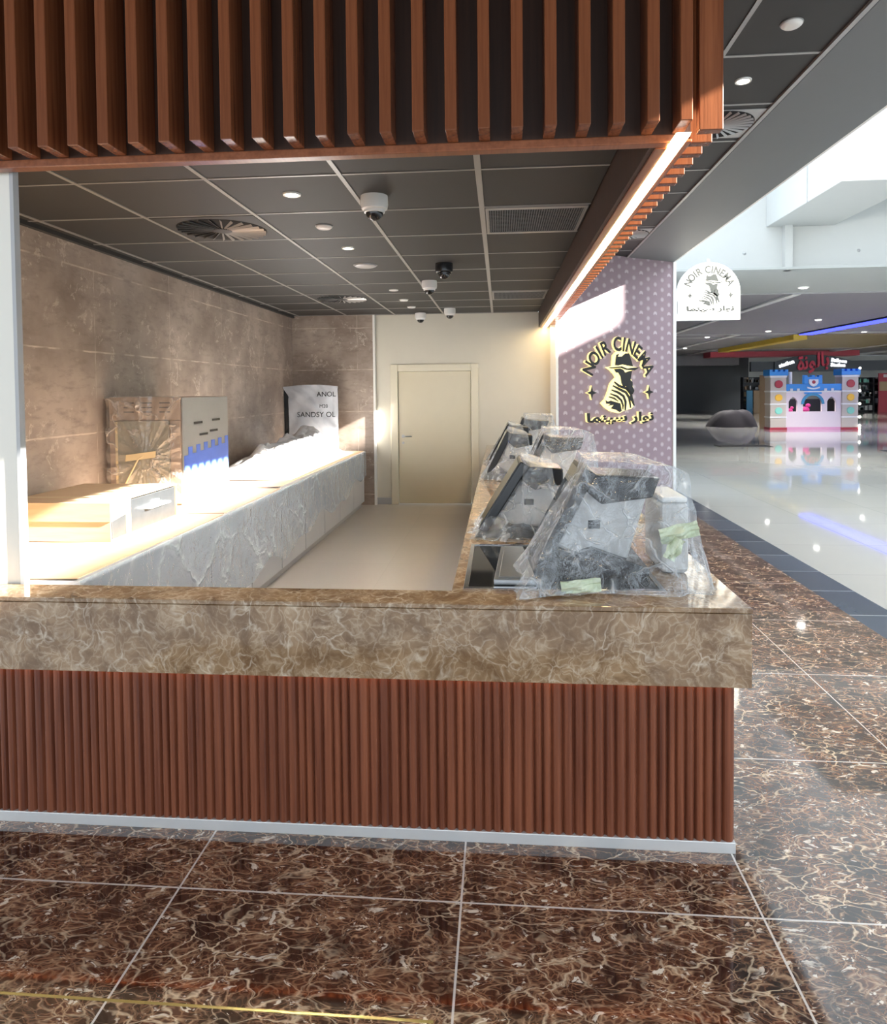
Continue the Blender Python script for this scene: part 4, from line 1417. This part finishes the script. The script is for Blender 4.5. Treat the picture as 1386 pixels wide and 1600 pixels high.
for k in range(13):
    a = PI * k / 12
    am.append((-0.04 + 0.44 * math.cos(a), 1.02 + 0.44 * math.sin(a)))
for k in range(12, -1, -1):
    a = PI * k / 12
    am.append((-0.04 + 0.34 * math.cos(a), 1.02 + 0.34 * math.sin(a)))
me = shape_mesh([am], 0.05)
stand(me, [M['castle_cyan']], upright(0, 0, -0.075))
link_mesh('arch_moulding', me, None, cs)
obj('flag_pole', MB().lathe([(0.06, 1.82), (0.06, 2.30)], -0.86, 0.02, 12), M['white'], cs, smooth=True)
for lab, x, r in (('pink toy seen through the left castle window', 11.63, 0.11), ('pink toy seen through the middle castle arch', 12.22, 0.16)):
    t = thing('plush_toy', lab, 'toy', (x, 28.53, 0.68), 0, 'toys in the castle booth')
    obj('body', MB().lathe([(r * 0.5, 0), (r, r * 0.5), (r * 0.95, r * 0.9), (r * 0.5, r * 1.4)], n=16), M['hotpink'], t, smooth=True)
    obj('head', MB().lathe([(r * 0.3, r * 1.3), (r * 0.6, r * 1.6), (r * 0.5, r * 2.0), (r * 0.15, r * 2.2)], r * 0.7, 0, 16), M['hotpink'], t, smooth=True)

# dust-sheeted ride
def mound(u, v):
    a = 2 * PI * u
    ca, sa = math.cos(a), math.sin(a)
    sq = (abs(ca) ** 4 + abs(sa) ** 4) ** -0.25
    slope = 1.0 - 0.30 * max(0.0, -ca) * v
    hgt = 0.74 * (1 - max(0, (v - 0.35) / 0.65) ** 2.2) * slope
    ex = v ** 0.8 * sq
    x = 10.2 + (1.15 if ca < 0 else 0.85) * ex * ca
    y = 30.7 + 0.75 * ex * sa
    n1 = noise.noise(Vector((ca * 2, sa * 2, v * 2))) * 0.06 * v
    dip = 0.10 * math.exp(-((x - 10.35) / 0.16) ** 2)
    return (x + n1, y + n1, max(0.002, hgt - dip * (1 - v) + 0.06 * noise.noise(Vector((x * 3, y * 3, 0))) * (1 - v)))
tag(obj('covered_ride', MB().grid(64, 24, mound), M['cloth'], loc=(10.15, 30.6, 0), smooth=True),
    'low mound under a dark dust sheet left of the toy castle', 'covered ride')
for lab, x0, x1, y0, y1 in (('dark floor mat on the white mall floor left of the castle reflection', 6.3, 7.75, 20.1, 20.75),
                            ('dark floor mat on the white mall floor at the right picture edge', 10.0, 11.6, 18.3, 18.9)):
    tag(obj('floor_mat', MB().box(x0, x1, y0, y1, 0.0, 0.012), M['mat'], loc=((x0 + x1) / 2, (y0 + y1) / 2, 0)), lab, 'mat', 'floor mats in the mall')

# mall shop beyond the castle
sh = thing('shop_sign', 'dark shop fascia with red Arabic lettering and white words above the castle', 'sign', (20.1, 46.0, 2.75))
bo = MB()
bo.box(-3.8, 14, 0, 0.3, -0.02, 0.62)
poly = [(-2.35, -0.06)] + [(-2.35 + 4.8 * k / 12, 0.60 + 0.42 * math.sin(PI * k / 12)) for k in range(13)] + [(2.45, -0.06)]
bo.prism(poly, 'y', -0.1, 0.0)
obj('fascia_board', bo, M['navy'], sh)
me = text_mesh('\uFE93\uFEE7\uFEEE\uFEDF\uFE8E\uFE91', 1.25, 0.08, offset=0.035)
xs = [v.co.x for v in me.vertices] or [0, 1]
mid = (max(xs) + min(xs)) / 2
k = 1.95 / max(0.01, max(xs) - min(xs))
for v in me.vertices:
    v.co.x = (v.co.x - mid) * k
    v.co.y = v.co.y + 0.16 * v.co.x - 0.05
stand(me, [M['signred']], upright(0.02, 0.24, -0.15))
link_mesh('red_lettering', me, None, sh)
for body, dx, dz, a, sz in (('station', -1.6, 0.36, 0.32, 0.36), ('Balloon', 1.6, 0.52, -0.12, 0.32), ('Station', 1.55, 0.24, -0.04, 0.32)):
    me = text_mesh(body, sz, 0.06, offset=0.012)
    stand(me, [M['signwhite']], upright(dx, dz, -0.15, 1, a))
    link_mesh('white_lettering', me, None, sh)

def rack(label, loc, wd, ht, mats, seed):
    rnd = random.Random(seed)
    t = thing('display_rack', label, 'shelf', loc, 0, 'display racks in the far shop')
    fr = MB()
    fr.box(-wd / 2, -wd / 2 + 0.05, 0, 0.5, 0, ht).box(wd / 2 - 0.05, wd / 2, 0, 0.5, 0, ht).box(-wd / 2, wd / 2, 0.45, 0.5, 0, ht)
    nl = 5
    for k in range(nl):
        fr.box(-wd / 2, wd / 2, 0, 0.45, ht * k / nl + 0.08, ht * k / nl + 0.12)
    obj('frame', fr, M['shutter'], t)
    for mi, mm in enumerate(mats):
        g = MB()
        for k in range(nl):
            x = -wd / 2 + 0.07
            while x < wd / 2 - 0.2:
                ww = rnd.uniform(0.10, 0.26)
                if rnd.random() < 1.0 / len(mats) * 1.3:
                    g.box(x, x + ww * 0.9, 0.02, 0.3, ht * k / nl + 0.12, ht * k / nl + 0.12 + rnd.uniform(0.14, 0.34))
                x += ww
        if g.v:
            o = obj('merchandise', g, mm, t)
            o['kind'] = 'stuff'
    return t
rack('shop rack of pale goods right beside the castle tower', (24.0, 47.5, 0), 1.4, 2.3, [M['white'], M['black'], M['castle_mint']], 1)
rack('shop rack of dark and pale goods farther right of the castle', (25.9, 48.0, 0), 1.8, 2.3, [M['white'], M['black'], M['castle_tan']], 2)
rack('shop rack of pale goods visible left of the castle tower', (17.0, 47.6, 0), 1.3, 2.4, [M['white'], M['black'], M['castle_tan']], 3)
ps = thing('poster_panel', 'red and orange poster panel at the right edge of the far shop', 'poster', (25.55, 46.8, 1.25))
obj('panel', MB().box(-0.9, 1.8, 0, 0.08, -1.25, 1.3), M['redbeam'], ps)
obj('picture', MB().box(-0.85, 1.6, -0.01, 0.0, 0.15, 0.75), M['castle_tan'], ps)
obj('heading', MB().box(-0.6, 1.6, -0.01, 0.0, 1.03, 1.22), M['castle_pink'], ps)
for i, (x, mm) in enumerate(((16.2, 'castle_cyan'), (16.65, 'castle_tan'), (17.1, 'castle_cyan'))):
    tag(obj('coloured_panel', MB().box(x, x + 0.4, 46.5, 46.6, 0, 1.5), M[mm], loc=(x, 46.5, 0), bevel=0.01),
        ['teal upright board leftmost behind the castle', 'tan upright board behind the castle left side', 'teal upright board right beside the castle left tower'][i], 'board', 'upright boards behind the castle')

# mall ceiling beams and lights
tag(obj('ceiling_beam', MB().box(13.35, 13.95, 32.4, 43.2, 3.86, ZM + 0.018), M['yellow'], loc=(13.65, 37.8, ZM)), 'yellow painted beam under the mall ceiling', 'beam')
tag(obj('ceiling_beam', MB().box(14.0, 23.5, 46.9, 48.5, 3.74, ZM + 0.018), M['redbeam'], loc=(18, 47.5, ZM)), 'red painted beam under the mall ceiling behind the yellow one', 'beam')
bl = thing('blue_light', 'glowing blue light trough on the mall ceiling at the right', 'light', (13.5, 25.2, ZM + 0.018))
obj('trough', MB().box(-0.32, 0.32, -6.4, 6.4, -0.06, 0.0), M['navy'], bl)
obj('tube', MB().box(-0.28, 0.28, -6.3, 6.3, -0.09, -0.061), M['blueled'], bl)
b2 = thing('blue_light', 'second smaller blue light patch at the far right picture edge', 'light', (16.8, 29.6, ZM + 0.018))
obj('trough', MB().box(-0.3, 0.3, -1.0, 1.0, -0.06, 0.0), M['navy'], b2)
obj('tube', MB().box(-0.26, 0.26, -0.9, 0.9, -0.09, -0.061), M['blueled'], b2)
MLP = [(11.26, 25.3), (11.37, 30.1), (9.7, 33.0), (11.0, 41.8), (16.46, 38.9), (19.77, 41.9), (18.77, 50.0), (22.0, 52.0), (15.85, 31.3), (7.2, 16.95)]
mlab = ['right of the lightbox sign', 'near the start of the yellow beam', 'left of the yellow beam', 'at the far left of the mall ceiling', 'right of the yellow beam',
        'above the shop sign', 'beside the red beam end', 'in front of the dark fascia', 'under the blue light', 'in the pale ceiling edge by the atrium']
l0 = None
for (x, y), lb_ in zip(MLP, mlab):
    if l0 is None:
        l0 = thing('mall_downlight', 'small bright mall downlight ' + lb_, 'light', (x, y, ZM + 0.018), 0, 'mall downlights')
        obj('lens', MB().lathe([(0.10, -0.012), (0.085, -0.03)], n=16), M['lampmall'], l0)
        obj('ring', MB().lathe([(0.13, 0), (0.125, -0.015)], n=16), M['camwhite'], l0)
        la = bpy.data.lights.new('mall_lamp', 'SPOT')
        la.spot_size = math.radians(104)
        la.spot_blend = 0.5
        la.shadow_soft_size = 0.1
        la.energy = 620
        la.color = (1.0, 0.97, 0.93)
        lo = bpy.data.objects.new('lamp', la)
        COL.objects.link(lo)
        lo.parent = l0
        lo.location = (0, 0, -0.06)
    else:
        dup(l0, (x, y, ZM + 0.018 if y > 18 else ZM), 'small bright mall downlight ' + lb_, group='mall downlights')
for lab, x in (('small dark sprinkler on the white atrium wall left of the pillar', 5.03), ('small dark sprinkler on the white atrium wall right of the pillar', 7.28)):
    t = thing('sprinkler', lab, 'sprinkler', (x, 14.6, 4.46), 0, 'sprinklers on the atrium wall')
    obj('head', MB().lathe([(0.035, 0.0), (0.03, -0.02), (0.012, -0.05)], n=14, axis='y'), M['greyplate'], t)
